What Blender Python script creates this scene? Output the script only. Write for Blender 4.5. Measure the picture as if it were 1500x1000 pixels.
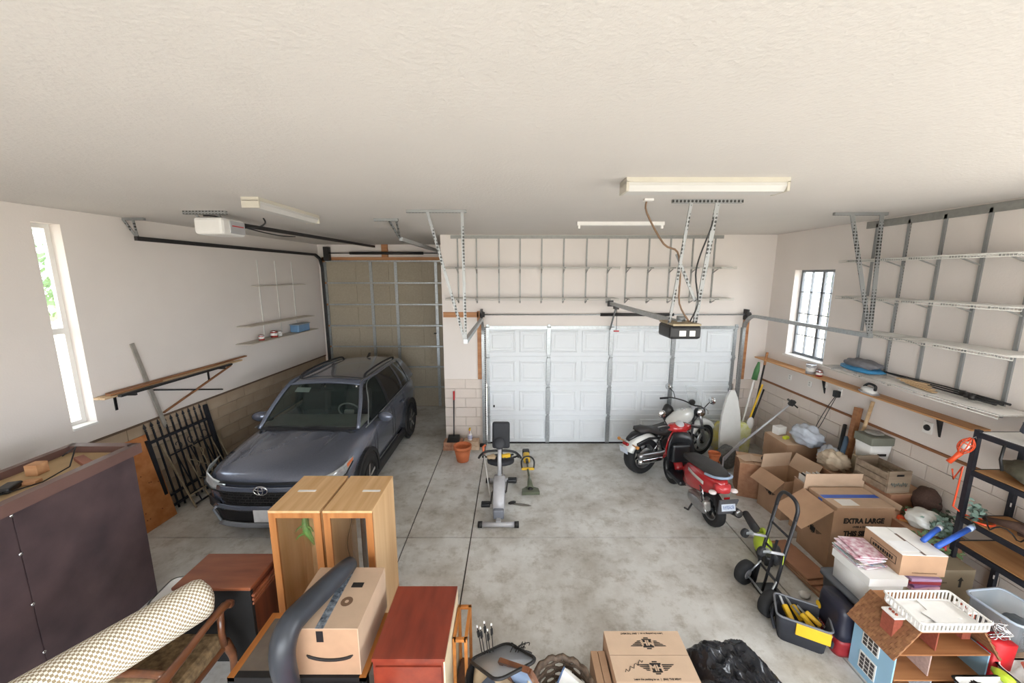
import bpy, bmesh, math, random
from mathutils import Matrix, Vector, Euler, noise
random.seed(7)
for o in list(bpy.data.objects): bpy.data.objects.remove(o)
SC = bpy.context.scene; COL = SC.collection
PI = math.pi; rad = math.radians
# ---------------------------------------------------------------- camera (image taken as 1500 x 1000)
F = 566.0; TH = rad(9.73); CZ = 3.4; U0 = 752.0
ct, st = math.cos(TH), math.sin(TH)
cam = bpy.data.cameras.new('camera'); cam.sensor_width = 36; cam.lens = F/1500*36; cam.clip_start = .05
cam.shift_x = -2/1500
camo = bpy.data.objects.new('camera', cam); COL.objects.link(camo)
camo.location = (0, 0, CZ); camo.rotation_euler = (PI/2-TH, 0, 0); SC.camera = camo
# room planes
YW, YD, XR, ZC, YB = 7.447, 9.75, 4.94, 4.146, -3.6      # far wall, left bay door wall, right wall, ceiling, rear wall
XL0, SK = -4.85, .068                                     # left wall: x at YD, skew
ZS = 1.37                                                 # top of the block stem wall
XP0, XP1 = -1.37, -.62                                    # pier between the two doors
def xl(y): return XL0-SK*(YD-y)
# ---------------------------------------------------------------- sky and light
w = bpy.data.worlds.new('sky'); SC.world = w; w.use_nodes = True
nt = w.node_tree; bg = nt.nodes['Background']
bg.inputs[0].default_value = (.86, .93, 1, 1); bg.inputs[1].default_value = 4.5
SC.view_settings.view_transform = 'Standard'; SC.view_settings.look = 'None'
SC.view_settings.gamma = 1; SC.view_settings.use_curve_mapping = False
SC.view_settings.exposure = 0.95
def area(name, loc, rot, sx, sy, power, color=(1, 1, 1)):
    l = bpy.data.lights.new(name, 'AREA'); l.shape = 'RECTANGLE'; l.size = sx; l.size_y = sy
    l.energy = power; l.color = color
    o = bpy.data.objects.new(name, l); COL.objects.link(o); o.location = loc; o.rotation_euler = rot; return o
# added area lights brightening the room from unseen rear and right openings
area('fill_rear', (.6, YB+.1, 1.5), (PI/2, 0, 0), 7.0, 2.6, 45, (1, .99, .98))
area('fill_right', (XR-.02, 1.3, 2.4), (PI/2, 0, PI/2), 2.6, 1.6, 25, (1, .99, .98))
# ---------------------------------------------------------------- helpers
def ray(u, v):
    xr = (u-U0)/F; yr = (v-500)/F
    return Vector((xr, ct-yr*st, -st-yr*ct))
C0 = Vector((0, 0, CZ))
def onZ(u, v, z=0): r = ray(u, v); return C0+r*((z-CZ)/r.z)
def onY(u, v, y=None): r = ray(u, v); return C0+r*((YW if y is None else y)/r.y)
def onX(u, v, x=None): r = ray(u, v); return C0+r*((XR if x is None else x)/r.x)
def onL(u, v, off=0):                                     # left wall, off = distance into the room
    r = ray(u, v); return C0+r*((XL0-SK*YD+off)/(r.x-SK*r.y))
RL = -math.atan(SK)
V = Vector
def lin(c): return tuple(((x/255)/12.92 if x/255 <= .04045 else ((x/255+.055)/1.055)**2.4) for x in c)
MATS = {}
def mat(name, rgb, rough=.6, metal=0, var=.12, scale=6, bump=0, rgb2=None, stretch=None, bscale=None, alpha=None, coat=0, detail=4, emit=0, trans=0):
    if name in MATS: return MATS[name]
    m = bpy.data.materials.new(name); m.use_nodes = True; n = m.node_tree.nodes; L = m.node_tree.links
    b = n['Principled BSDF']; c = lin(rgb)
    c2 = lin(rgb2) if rgb2 else tuple(x*(1-var) for x in c)
    b.inputs['Roughness'].default_value = rough; b.inputs['Metallic'].default_value = metal
    if coat: b.inputs['Coat Weight'].default_value = coat; b.inputs['Coat Roughness'].default_value = .06
    if trans: b.inputs['Transmission Weight'].default_value = trans; b.inputs['IOR'].default_value = 1.15
    if alpha is not None: b.inputs['Alpha'].default_value = alpha
    if emit: b.inputs['Emission Color'].default_value = (*c, 1); b.inputs['Emission Strength'].default_value = emit
    if var or rgb2 or bump:
        tc = n.new('ShaderNodeTexCoord'); mp = n.new('ShaderNodeMapping'); no = n.new('ShaderNodeTexNoise')
        mp.inputs['Scale'].default_value = stretch or (1, 1, 1)
        no.inputs['Scale'].default_value = scale; no.inputs['Detail'].default_value = detail
        L.new(tc.outputs['Object'], mp.inputs[0]); L.new(mp.outputs[0], no.inputs[0])
        r = n.new('ShaderNodeValToRGB'); r.color_ramp.elements[0].position = .3; r.color_ramp.elements[1].position = .7
        r.color_ramp.elements[0].color = (*c2, 1); r.color_ramp.elements[1].color = (*c, 1)
        L.new(no.outputs[0], r.inputs[0]); L.new(r.outputs[0], b.inputs['Base Color'])
        if bump:
            n2 = n.new('ShaderNodeTexNoise'); n2.inputs['Scale'].default_value = bscale or scale*4; n2.inputs['Detail'].default_value = 3
            L.new(mp.outputs[0], n2.inputs[0])
            bp = n.new('ShaderNodeBump'); bp.inputs['Strength'].default_value = bump; bp.inputs['Distance'].default_value = .01
            L.new(n2.outputs[0], bp.inputs['Height']); L.new(bp.outputs[0], b.inputs['Normal'])
    else: b.inputs['Base Color'].default_value = (*c, 1)
    MATS[name] = m; return m
def wood(name, rgb, rgb2, rough=.45, axis=1, scale=5, k=.06, coat=0):
    s = [1, 1, 1]; s[axis] = k
    return mat(name, rgb, rough, 0, .2, scale*3, .08, rgb2, tuple(s), scale*6, coat=coat, detail=6)
class M:
    def __init__(s): s.v = []; s.f = []; s.sm = []
    def add(s, vs, fs, sm=False):
        k = len(s.v); s.v += [tuple(p) for p in vs]; s.f += [tuple(i+k for i in f) for f in fs]; s.sm += [sm]*len(fs); return s
    def box(s, a, b, R=None, c=None):                      # min / max corners
        x0, y0, z0 = a; x1, y1, z1 = b
        vs = [V(p) for p in ((x0,y0,z0),(x1,y0,z0),(x1,y1,z0),(x0,y1,z0),(x0,y0,z1),(x1,y0,z1),(x1,y1,z1),(x0,y1,z1))]
        if R is not None: vs = [R @ p for p in vs]
        if c is not None: vs = [p+V(c) for p in vs]
        return s.add(vs, [(3,2,1,0),(4,5,6,7),(0,1,5,4),(1,2,6,5),(2,3,7,6),(3,0,4,7)])
    def cb(s, c, d, R=None, bev=0):                        # centre / size, optional chamfer
        hx, hy, hz = d[0]/2, d[1]/2, d[2]/2
        if not bev: return s.box((-hx,-hy,-hz), (hx,hy,hz), R, c)
        bm = bmesh.new(); bmesh.ops.create_cube(bm, size=1)
        for q in bm.verts: q.co = V((q.co.x*d[0], q.co.y*d[1], q.co.z*d[2]))
        bmesh.ops.bevel(bm, geom=bm.edges[:], offset=bev, segments=2, affect='EDGES', profile=.5)
        bm.verts.ensure_lookup_table()
        vs = [(R @ q.co if R is not None else q.co)+V(c) for q in bm.verts]
        fs = [[q.index for q in f.verts] for f in bm.faces]; bm.free()
        return s.add(vs, fs)
    def tube(s, pts, r, n=6, cap=True, closed=False):
        pts = [V(p) for p in pts]; N = len(pts)
        rs = r if isinstance(r, (list, tuple)) else [r]*N
        if 4 <= N <= 12 and n > 3 and not closed:          # smooth curve through the given points
            P2 = []; R2 = []
            for i in range(N-1):
                a, b, c, d = pts[max(i-1, 0)], pts[i], pts[i+1], pts[min(i+2, N-1)]
                for q in range(4):
                    f = q/4; P2.append(.5*((2*b)+(c-a)*f+(2*a-5*b+4*c-d)*f*f+(3*b-a-3*c+d)*f*f*f)); R2.append(rs[i]+(rs[i+1]-rs[i])*f)
            pts = P2+[pts[-1]]; rs = R2+[rs[-1]]; N = len(pts)
        vs = []; fs = []; ref = None
        for i, p in enumerate(pts):
            a = pts[i-1] if (i or closed) else p; b = pts[(i+1) % N] if (i < N-1 or closed) else p
            d = (b-a).normalized()
            if ref is None:
                ref = V((0,0,1)) if abs(d.z) < .9 else V((1,0,0))
            x = d.cross(ref).normalized(); ref = x.cross(d).normalized()
            for k in range(n):
                t = 2*PI*k/n; vs.append(p+(x*math.cos(t)+ref*math.sin(t))*rs[i])
        for i in range(N if closed else N-1):
            for k in range(n):
                j = (i+1) % N
                fs.append((i*n+k, i*n+(k+1) % n, j*n+(k+1) % n, j*n+k))
        if cap and not closed: s.add([], []); fs += [tuple(range(n))[::-1], tuple((N-1)*n+k for k in range(n))]
        return s.add(vs, fs, True)
    def rod(s, a, b, r, n=6): return s.tube([a, b], r, n)
    def bar(s, a, b, wd, th, up=(0,0,1)):                  # square bar between two points, wd sideways, th along up
        a = V(a); b = V(b); d = b-a; L = d.length; d.normalize(); up = V(up)
        if abs(d.dot(up)) > .98: up = V((1,0,0))
        x = d.cross(up).normalized(); z = x.cross(d)
        R = Matrix((x, d, z)).transposed()
        return s.box((-wd/2, 0, -th/2), (wd/2, L, th/2), R, a)
    def lathe(s, prof, n=16, c=(0,0,0), R=None):
        vs = []; fs = []; K = len(prof)
        for k in range(n):
            t = 2*PI*k/n
            for r, z in prof:
                p = V((r*math.cos(t), r*math.sin(t), z))
                if R is not None: p = R @ p
                vs.append(p+V(c))
        for k in range(n):
            j = (k+1) % n
            for i in range(K-1): fs.append((k*K+i, j*K+i, j*K+i+1, k*K+i+1))
        return s.add(vs, fs, True)
    def prism(s, poly, h, X=None, sm=False):               # polygon in local XY, extruded to +h along Z, placed by 4x4 X
        N = len(poly); vs = [V((p[0], p[1], 0)) for p in poly]+[V((p[0], p[1], h)) for p in poly]
        if X is not None: vs = [X @ p for p in vs]
        return s.add(vs, [tuple(range(N))[::-1], tuple(range(N, 2*N))]+[(i, (i+1) % N, (i+1) % N+N, i+N) for i in range(N)], sm)
    def loft(s, rings, cap=True, closed=True, sm=True):
        n = len(rings[0]); vs = [p for r in rings for p in r]; fs = []
        for i in range(len(rings)-1):
            for k in range(n if closed else n-1): fs.append((i*n+k, i*n+(k+1) % n, (i+1)*n+(k+1) % n, (i+1)*n+k))
        if cap: fs += [tuple(range(n))[::-1], tuple((len(rings)-1)*n+k for k in range(n))]
        return s.add(vs, fs, sm)
    def ell(s, c, r, R=None, n=10, m=7, fn=None):
        vs = []; fs = []
        for i in range(m+1):
            a = PI*i/m
            for k in range(n):
                t = 2*PI*k/n; p = V((math.sin(a)*math.cos(t), math.sin(a)*math.sin(t), math.cos(a)))
                q = fn(p) if fn else 1
                p = V((p.x*r[0], p.y*r[1], p.z*r[2]))*q
                if R is not None: p = R @ p
                vs.append(p+V(c))
        for i in range(m):
            for k in range(n): fs.append((i*n+k, (i+1)*n+k, (i+1)*n+(k+1) % n, i*n+(k+1) % n))
        return s.add(vs, fs, True)
    def quad(s, a, b, c, d): return s.add([a, b, c, d], [(0,1,2,3)])
    def sheet(s, fn, nu, nv, sm=True):                     # fn(u, v) -> point
        vs = [fn(i/nu, j/nv) for j in range(nv+1) for i in range(nu+1)]; k = nu+1
        return s.add(vs, [(j*k+i, j*k+i+1, (j+1)*k+i+1, (j+1)*k+i) for j in range(nv) for i in range(nu)], sm)
    def mesh(s, name, ma):
        me = bpy.data.meshes.new(name); me.from_pydata(s.v, [], s.f)
        me.polygons.foreach_set('use_smooth', s.sm)
        for m_ in (ma if isinstance(ma, (list, tuple)) else [ma]): me.materials.append(m_)
        me.update(); return me
def obj(name, m, ma, parent=None, world=False, sub=0, solid=0):
    if world and parent is not None:
        r = parent
        chain = []
        while r is not None: chain.append(r); r = r.parent
        X = Matrix.Identity(4)
        for r in reversed(chain): X = X @ r.matrix_basis
        X = X.inverted(); m.v = [tuple(X @ V(p)) for p in m.v]
    me = m.mesh(name, ma) if isinstance(m, M) else m
    o = bpy.data.objects.new(name, me); COL.objects.link(o); o.parent = parent
    if solid: md = o.modifiers.new('solid', 'SOLIDIFY'); md.thickness = solid; md.offset = 0
    if sub: md = o.modifiers.new('sub', 'SUBSURF'); md.levels = sub; md.render_levels = sub
    if isinstance(m, M) and len(m.f):                      # consistent outward faces
        bm = bmesh.new(); bm.from_mesh(me); bmesh.ops.recalc_face_normals(bm, faces=bm.faces[:]); bm.to_mesh(me); bm.free()
    return o
def tag(o, label, cat, group=None):
    o['label'] = label; o['category'] = cat
    if group: o['group'] = group
    return o
def thing(name, label, cat, loc=(0,0,0), rz=0, group=None):
    o = bpy.data.objects.new(name, None); COL.objects.link(o); o.empty_display_size = .05
    o.location = loc; o.rotation_euler = (0, 0, rz); return tag(o, label, cat, group)
def struct(name, m, ma, parent=None, label=None, **k):
    o = obj(name, m, ma, parent, **k)
    if parent is None:
        o['kind'] = 'structure'
        if label: o['label'] = label
    return o
def sempty(name, label, loc=(0,0,0), rz=0):
    o = bpy.data.objects.new(name, None); COL.objects.link(o); o.location = loc; o.rotation_euler = (0,0,rz)
    o['kind'] = 'structure'; o['label'] = label; return o
def copies(o, places, parent=None):                        # alike pieces sharing mesh data; places = locations (and z rotation)
    for p in places:
        c = o.copy(); COL.objects.link(c); c.location = p[:3]
        if len(p) > 3: c.rotation_euler = (0, 0, p[3])
        c.parent = parent if parent is not None else o.parent
def dup(root, loc, rz, label=None):
    r = root.copy(); COL.objects.link(r); r.location = loc; r.rotation_euler = (0, 0, rz)
    if label: r['label'] = label
    for ch in list(root.children):
        c = ch.copy(); COL.objects.link(c); c.parent = r
        for g in list(ch.children):
            d = g.copy(); COL.objects.link(d); d.parent = c
    return r
def text(body, size, ma, parent, X, name='lettering', ext=.0006, align='CENTER', sx=1, bold=0):
    cu = bpy.data.curves.new(name, 'FONT'); cu.body = body; cu.size = size; cu.align_x = align; cu.align_y = 'CENTER'; cu.extrude = ext
    cu.offset = bold; cu.resolution_u = 2
    t = bpy.data.objects.new(name, cu); COL.objects.link(t)
    me = bpy.data.meshes.new_from_object(t); bpy.data.objects.remove(t)
    me.materials.clear(); me.materials.append(ma)
    o = bpy.data.objects.new(name, me); COL.objects.link(o); o.parent = parent
    o.matrix_basis = X @ Matrix.Diagonal((sx, 1, 1, 1)); return o
def print_row(parent, X, n, w, h, ma, name='worn_print'):      # a row of worn, unreadable printed marks
    m = M(); r_ = random.Random(n); x = 0
    for i in range(n):
        k = w*r_.uniform(.5, 1.1); m.box((x, -h/2*r_.uniform(.6, 1), 0), (x+k, h/2*r_.uniform(.6, 1), .0008)); x += k+w*.35
    m.v = [(p[0]-x/2, p[1], p[2]) for p in m.v]; o = obj(name, m, ma, parent); o.matrix_basis = X; return o
def frame(o, x, y):                                        # 4x4 with local X along x, local Y along y, Z = normal
    x = V(x).normalized(); z = x.cross(V(y)).normalized(); y = z.cross(x)
    X = Matrix((x, y, z)).transposed().to_4x4(); X.translation = V(o); return X
def rz(a): return Matrix.Rotation(a, 3, 'Z')
def rot(x=0, y=0, z=0): return Euler((x, y, z)).to_matrix()
def arc(c, r, a0, a1, n, plane='xz'):
    out = []
    for i in range(n+1):
        a = a0+(a1-a0)*i/n; p, q = r*math.cos(a), r*math.sin(a)
        out.append(V(c)+(V((p,0,q)) if plane == 'xz' else V((0,p,q)) if plane == 'yz' else V((p,q,0))))
    return out
# ---------------------------------------------------------------- materials
WALL = mat('painted_plaster', (230,222,216), .85, var=.05, scale=1.2, bump=.12, bscale=60)
CEIL = mat('stippled_ceiling', (216,211,206), .9, var=.03, scale=2, bump=.35, bscale=45)
BLOCK = mat('painted_block', (222,210,200), .85, var=.07, scale=3, bump=.25, bscale=70)
MORTAR = mat('mortar', (208,195,184), .95, var=.1)
WOODR = wood('raw_wood', (196,142,96), (160,104,66), .6, 0)
GALV = mat('galvanised', (176,180,182), .38, .75, .25, 30)
PERF = None
def perf_mat():
    m = bpy.data.materials.new('perforated_steel'); m.use_nodes = True; n = m.node_tree.nodes; L = m.node_tree.links; b = n['Principled BSDF']
    tc = n.new('ShaderNodeTexCoord'); vo = n.new('ShaderNodeTexVoronoi'); vo.inputs['Scale'].default_value = 26; vo.inputs['Randomness'].default_value = 0
    r = n.new('ShaderNodeValToRGB'); r.color_ramp.interpolation = 'CONSTANT'; r.color_ramp.elements[1].position = .36
    r.color_ramp.elements[0].color = (.05,.05,.05,1); r.color_ramp.elements[1].color = (*lin((150,152,152)),1)
    L.new(tc.outputs['Object'], vo.inputs[0]); L.new(vo.outputs['Distance'], r.inputs[0]); L.new(r.outputs[0], b.inputs['Base Color'])
    b.inputs['Metallic'].default_value = .5; b.inputs['Roughness'].default_value = .45; return m
PERF = perf_mat()
DARKMETAL = mat('dark_metal', (62,60,60), .5, .5, .2, 20)
BLACK = mat('black_plastic', (28,28,30), .45, var=.2, scale=20)
RUBBER = mat('rubber', (34,34,36), .8, var=.25, scale=30)
WHITE = mat('white_enamel', (236,234,230), .35, var=.04)
CHROME = mat('chrome', (215,217,220), .12, 1, 0)
PAPER = mat('paper', (238,236,232), .8, var=.05, scale=15)
INK = mat('ink', (34,30,28), .7, var=0)
CARD = mat('cardboard', (186,150,120), .85, var=.12, scale=7, bump=.05, bscale=90)
CARD2 = mat('cardboard_pale', (206,178,152), .85, var=.1, scale=7, bump=.05, bscale=90)
CARD3 = mat('cardboard_brown', (166,120,92), .85, var=.12, scale=7)
PINE = wood('pine', (226,176,116), (200,142,82), .45, 2)
GLASS = mat('pane_glass', (238,246,246), .03, 0, 0, trans=1.0, alpha=.2)
# ================================================================ ROOM SHELL
def concrete():
    m = bpy.data.materials.new('concrete_floor'); m.use_nodes = True; n = m.node_tree.nodes; L = m.node_tree.links; b = n['Principled BSDF']
    tc = n.new('ShaderNodeTexCoord'); a = n.new('ShaderNodeTexNoise'); a.inputs['Scale'].default_value = .9; a.inputs['Detail'].default_value = 9; a.inputs['Roughness'].default_value = .68
    r = n.new('ShaderNodeValToRGB'); e = r.color_ramp.elements; e[0].position = .36; e[0].color = (*lin((180,175,166)),1); e[1].position = .58; e[1].color = (*lin((222,222,219)),1)
    c = n.new('ShaderNodeTexNoise'); c.inputs['Scale'].default_value = 5; c.inputs['Detail'].default_value = 8; c.inputs['Roughness'].default_value = .75
    r2 = n.new('ShaderNodeValToRGB'); r2.color_ramp.elements[0].position = .33; r2.color_ramp.elements[0].color = (.62,.58,.52,1); r2.color_ramp.elements[1].position = .5; r2.color_ramp.elements[1].color = (1,1,1,1)
    mx = n.new('ShaderNodeMixRGB'); mx.blend_type = 'MULTIPLY'; mx.inputs[0].default_value = .8
    for q in (a, c): L.new(tc.outputs['Object'], q.inputs[0])
    L.new(a.outputs[0], r.inputs[0]); L.new(c.outputs[0], r2.inputs[0]); L.new(r.outputs[0], mx.inputs[1]); L.new(r2.outputs[0], mx.inputs[2])
    L.new(mx.outputs[0], b.inputs['Base Color']); b.inputs['Roughness'].default_value = .55
    rr = n.new('ShaderNodeMapRange'); rr.inputs['To Min'].default_value = .38; rr.inputs['To Max'].default_value = .75
    L.new(c.outputs[0], rr.inputs[0]); L.new(rr.outputs[0], b.inputs['Roughness']); return m
CONC = concrete()
fl = struct('floor', M().box((-6, YB, -.12), (XR+.3, YD+.4, -.02)), mat('joint_dark', (70,64,58), .9), None, 'grey concrete garage floor cut by straight joints')
xs = [-6, -1.395, -.56, 2.976, XR+.3]; ys = [YB, 1.6, 4.576, YW+.02, YD+.4]
for i in range(4):
    for j in range(4):
        g = .008
        if j == 3 and i > 1: continue
        obj('floor_slab', M().box((xs[i]+g, ys[j]+g, -.02), (xs[i+1]-g, ys[j+1]-g, 0)), CONC, fl)
struct('ceiling', M().box((-6.2, YB-.2, ZC), (XR+.3, YD+.4, ZC+.1)), CEIL, None, 'off-white stippled ceiling')
def wall_with_holes(m, P, a0, a1, z0, z1, holes):          # P(a, z, side) maps wall coordinates to points; side 0 room, 1 outer
    As = sorted({a0, a1, *[h[0] for h in holes], *[h[1] for h in holes]}); Zs = sorted({z0, z1, *[h[2] for h in holes], *[h[3] for h in holes]})
    for i in range(len(As)-1):
        for j in range(len(Zs)-1):
            ca, cz = (As[i]+As[i+1])/2, (Zs[j]+Zs[j+1])/2
            if any(h[0] < ca < h[1] and h[2] < cz < h[3] for h in holes): continue
            q = [P(a, z, sd) for sd in (0, 1) for (a, z) in ((As[i],Zs[j]),(As[i+1],Zs[j]),(As[i+1],Zs[j+1]),(As[i],Zs[j+1]))]
            m.add(q, [(0,1,2,3),(7,6,5,4),(0,4,5,1),(1,5,6,2),(2,6,7,3),(3,7,4,0)])
    return m
# ---- left wall (a = y along the wall)
wl = [onL(45.6, 325), onL(88, 327.5), onL(142.5, 620), onL(106, 631.5)]
LW = (min(wl[0].y, wl[3].y)*.5+max(wl[0].y, wl[3].y)*.5, (wl[1].y+wl[2].y)/2, (wl[2].z+wl[3].z)/2, (wl[0].z+wl[1].z)/2)
PL = lambda a, z, sd: V((xl(a)-(.2 if sd else 0), a, z))
LWH = [LW, (1.1, 1.1+LW[1]-LW[0], LW[2], LW[3])]
struct('wall_left', wall_with_holes(M(), PL, YB, YD+.3, ZS, ZC, LWH), WALL, None, 'plastered left wall above the block stem wall')
def stem(name, A, B, BLOCK, inward, label):                   # block stem wall from A to B, with single blocks
    A = V((*A, 0)); B = V((*B, 0)); d = (B-A); Ln = d.length; d.normalize(); nn = V((*inward, 0)).normalized()
    root = struct(name, M().prism([(A-nn*.2)[:2], (B-nn*.2)[:2], (B+nn*.002)[:2], (A+nn*.002)[:2]], ZS-.004), MORTAR, None, label)
    bw, bh = .415, ZS/7; me = M().cb((0,0,0), (bw-.008, .024, bh-.008), None, .003).mesh('block', BLOCK); halves = {}
    ang = math.atan2(d.y, d.x)
    for r in range(7):
        x = -(r % 2)*bw/2
        while x < Ln-.02:
            x0, x1 = max(x, 0), min(x+bw, Ln); L_ = x1-x0; x += bw
            if L_ < .06: continue
            key = round(L_, 2)
            if abs(L_-bw) > .01 and key not in halves: halves[key] = M().cb((0,0,0), (L_-.008, .024, bh-.008), None, .003).mesh('block', BLOCK)
            o = bpy.data.objects.new('block', me if abs(L_-bw) <= .01 else halves[key]); COL.objects.link(o); o.parent = root
            o.location = A+d*((x0+x1)/2)+nn*.006+V((0,0,(r+.5)*bh)); o.rotation_euler = (0, 0, ang)
    return root
stem('wall_left_stem', (xl(2.4), 2.4), (xl(YD), YD), mat('dusty_block', (190,172,150), .9, 0, .1, 1.5, .2, (160,138,114), bscale=70), (1, SK), 'block stem wall under the left wall')
struct('wall_left_stem_near', M().box((xl(2.4)-.2, YB, 0), (xl(2.4), 2.4, ZS)), BLOCK, None, 'left stem wall beside the dark cabinet')
# ---- right wall
rw = [onX(1163, 394), onX(1224, 396), onX(1152, 522), onX(1205, 530)]
RW = ((rw[1].y+rw[3].y)/2, (rw[0].y+rw[2].y)/2, (rw[2].z+rw[3].z)/2, (rw[0].z+rw[1].z)/2)
PR = lambda a, z, sd: V((XR+(.2 if sd else 0), a, z))
struct('wall_right', wall_with_holes(M(), PR, YB, YW+.2, ZS, ZC, [RW, (0, 2.6, 1.6, 3.2)]), WALL, None, 'plastered right wall with a gridded window')  # second hole: unseen opening added near the camera to light the room
stem('wall_right_stem', (XR, 2.0), (XR, YW), BLOCK, (-1, 0), 'block stem wall under the right wall')
struct('wall_right_stem_near', M().box((XR, YB, 0), (XR+.2, 2.0, ZS)), BLOCK, None, 'right stem wall beside the shelving')
# ---- far wall with the wide door opening, pier, partition and left bay
DX0, DX1, DZ = -.53, 4.36, 2.42
PF = lambda a, z, sd: V((a, YW+(.2 if sd else 0), z))
struct('wall_far', wall_with_holes(M(), PF, XP0, XR+.2, ZS, ZC, [(DX0, DX1, ZS-.1, DZ)]), WALL, None, 'plastered far wall above the wide garage door')
stem('wall_pier_stem', (XP0, YW), (DX0-.02, YW), BLOCK, (0, -1), 'painted block base of the pier between the doors')
stem('wall_far_stem', (DX1+.02, YW), (XR, YW), BLOCK, (0, -1), 'block stem wall right of the wide door')
struct('wall_partition', M().box((XP0, YW+.2, 0), (XP0+.2, YD+.2, ZC)), WALL, None, 'side wall of the deeper left bay')
struct('wall_bay', M().box((XL0-.3, YD+.06, 0), (XP0+.2, YD+.3, ZC)), WALL, None, 'end wall of the left bay')
struct('wall_rear', M().box((-6.2, YB-.2, 0), (-3.2, YB, ZC)).box((4.3, YB-.2, 0), (XR+.2, YB, ZC)).box((-3.2, YB-.2, 3.7), (4.3, YB, ZC)), WALL, None, 'rear wall with a wide opening added to let skylight in')  # out of view; opening put in so the sky lights the room
# plaster-edge ledge strips on the stem wall and raw wood jambs
struct('trim_1', M().box((XR-.03, 2.0, ZS-.012), (XR, YW, ZS+.016)), wood('ledge_strip', (150,100,66), (118,74,46), .7, 1), None, 'thin brown strip along the right stem wall')
struct('trim_2', M().bar((xl(2.4)+.014, 2.4, ZS), (xl(YD)+.014, YD, ZS), .03, .022), mat('dirt_ledge', (112,92,76), .9, var=.3), None, 'thin dark ledge along the left stem wall')
struct('trim_3', M().box((XP1-.08, YW-.03, ZS), (XP1+.02, YW, 2.72)), WOODR, None, 'raw wood jamb board left of the wide door')
struct('trim_4', M().box((XP0+.02, YW-.03, 2.6), (XP1-.05, YW, 2.7)), WOODR, None, 'raw wood board across the pier')
struct('trim_5', M().box((DX1+.1, YW-.03, ZS), (DX1+.2, YW, 2.68)), WOODR, None, 'raw wood jamb board right of the wide door')
struct('trim_6', M().box((XL0+.1, YD+.01, 3.74), (XP0, YD+.06, 3.84)).box((XL0+.1, YD+.01, 0), (XL0+.2, YD+.06, 3.84)).box((-3.25, YD, 3.84), (-3.1, YD+.06, ZC)), WOODR, None, 'raw wood header and jamb of the left bay door')
# ---- windows
def win_parts(root, P, a0, a1, z0, z1, d, va, hz, fm, th=.045):   # recessed frame: P(a,z,depth)
    def b(u0, u1, w0, w1, nm='window_frame', dd=.04, mm=fm, e0=None):
        e0 = d if e0 is None else e0
        q = [P(a, z, e) for e in (e0, e0+dd) for a, z in ((u0,w0),(u1,w0),(u1,w1),(u0,w1))]
        return obj(nm, M().add(q, [(0,1,2,3),(7,6,5,4),(0,4,5,1),(1,5,6,2),(2,6,7,3),(3,7,4,0)]), mm, root)
    b(a0, a1, z0, z0+th); b(a0, a1, z1-th, z1); b(a0, a0+th, z0+th, z1-th); b(a1-th, a1, z0+th, z1-th)
    for a, t in va: b(a-t/2, a+t/2, z0+th, z1-th, 'mullion')
    for z, t in hz: b(a0+th, a1-th, z-t/2, z+t/2, 'mullion', .03)
    b(a0+th, a1-th, z0+th, z1-th, 'pane', .004, GLASS, d+.018)
W1 = sempty('window_1', 'tall narrow white window with deep reveal in the left wall')
zm = onL(88, 487).z
win_parts(W1, lambda a, z, e: V((xl(a)-e, a, z)), *LW[:2], LW[2]+.02, LW[3], .13, [], [(zm, .07)], WHITE, .05)
obj('window_sill', M().add([V((xl(LW[0])-.19, LW[0], LW[2])), V((xl(LW[1])-.19, LW[1], LW[2])), V((xl(LW[1])+.02, LW[1], LW[2])), V((xl(LW[0])+.02, LW[0], LW[2]))]+[V((xl(a)+e, a, LW[2]+.025)) for a, e in ((LW[0],-.19),(LW[1],-.19),(LW[1],.02),(LW[0],.02))], [(0,1,2,3),(4,5,6,7),(0,1,5,4),(1,2,6,5),(2,3,7,6),(3,0,4,7)]), WHITE, W1)
W2 = sempty('window_2', 'gridded sliding window with dark centre bar in the right wall')
am = RW[0]+(RW[1]-RW[0])*.42
win_parts(W2, lambda a, z, e: V((XR+e, a, z)), RW[0], RW[1], RW[2]+.02, RW[3], .12, [(am, .05), ((RW[0]+am)/2, .014), (am+(RW[1]-am)*.5, .014)], [(RW[2]+(RW[3]-RW[2])*k/4, .014) for k in (1,2,3)], mat('window_grey', (120,124,130), .5), .04)
obj('window_sill', M().box((XR-.03, RW[0]-.03, RW[2]-.02), (XR+.2, RW[1]+.03, RW[2]+.015)), WHITE, W2)
# ---- outdoors seen through the windows
gr = struct('ground', M().box((-60, -60, -.4), (60, 60, -.14)), mat('dry_ground', (214,200,176), .95, var=.2, scale=.6), None, 'pale dry ground outside')
def out_tree(loc, h, r, label):
    t = thing('tree', label, 'tree', loc); rnd = random.Random(int(h*10))
    obj('trunk', M().tube([(0,0,0), (.1,0,h*.4), (0,.1,h*.7)], [.18,.13,.06], 8), mat('bark', (110,90,72), .9), t)
    m = M()
    for i in range(900):
        a = rnd.uniform(0, 2*PI); q = rnd.random()**.5*r; z = h*.45+rnd.random()*h*.55
        c = V((q*math.cos(a), q*math.sin(a), z)); d = V((rnd.gauss(0,1), rnd.gauss(0,1), rnd.gauss(0,1))).normalized(); e = d.orthogonal().normalized(); s = rnd.uniform(.12,.26)
        m.add([c-d*s, c-e*s*.4, c+d*s, c+e*s*.4], [(0,1,2,3)])
    o = obj('foliage', m, mat('leaf', (112,140,92), .7, var=.3, scale=3), t); o['kind'] = 'stuff'
out_tree((-11.5, 8.6, -.14), 5.6, 1.9, 'leafy green tree outside the tall window')
out_tree((11, 11.5, -.14), 4.4, 1.4, 'small green tree outside the gridded window')
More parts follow.
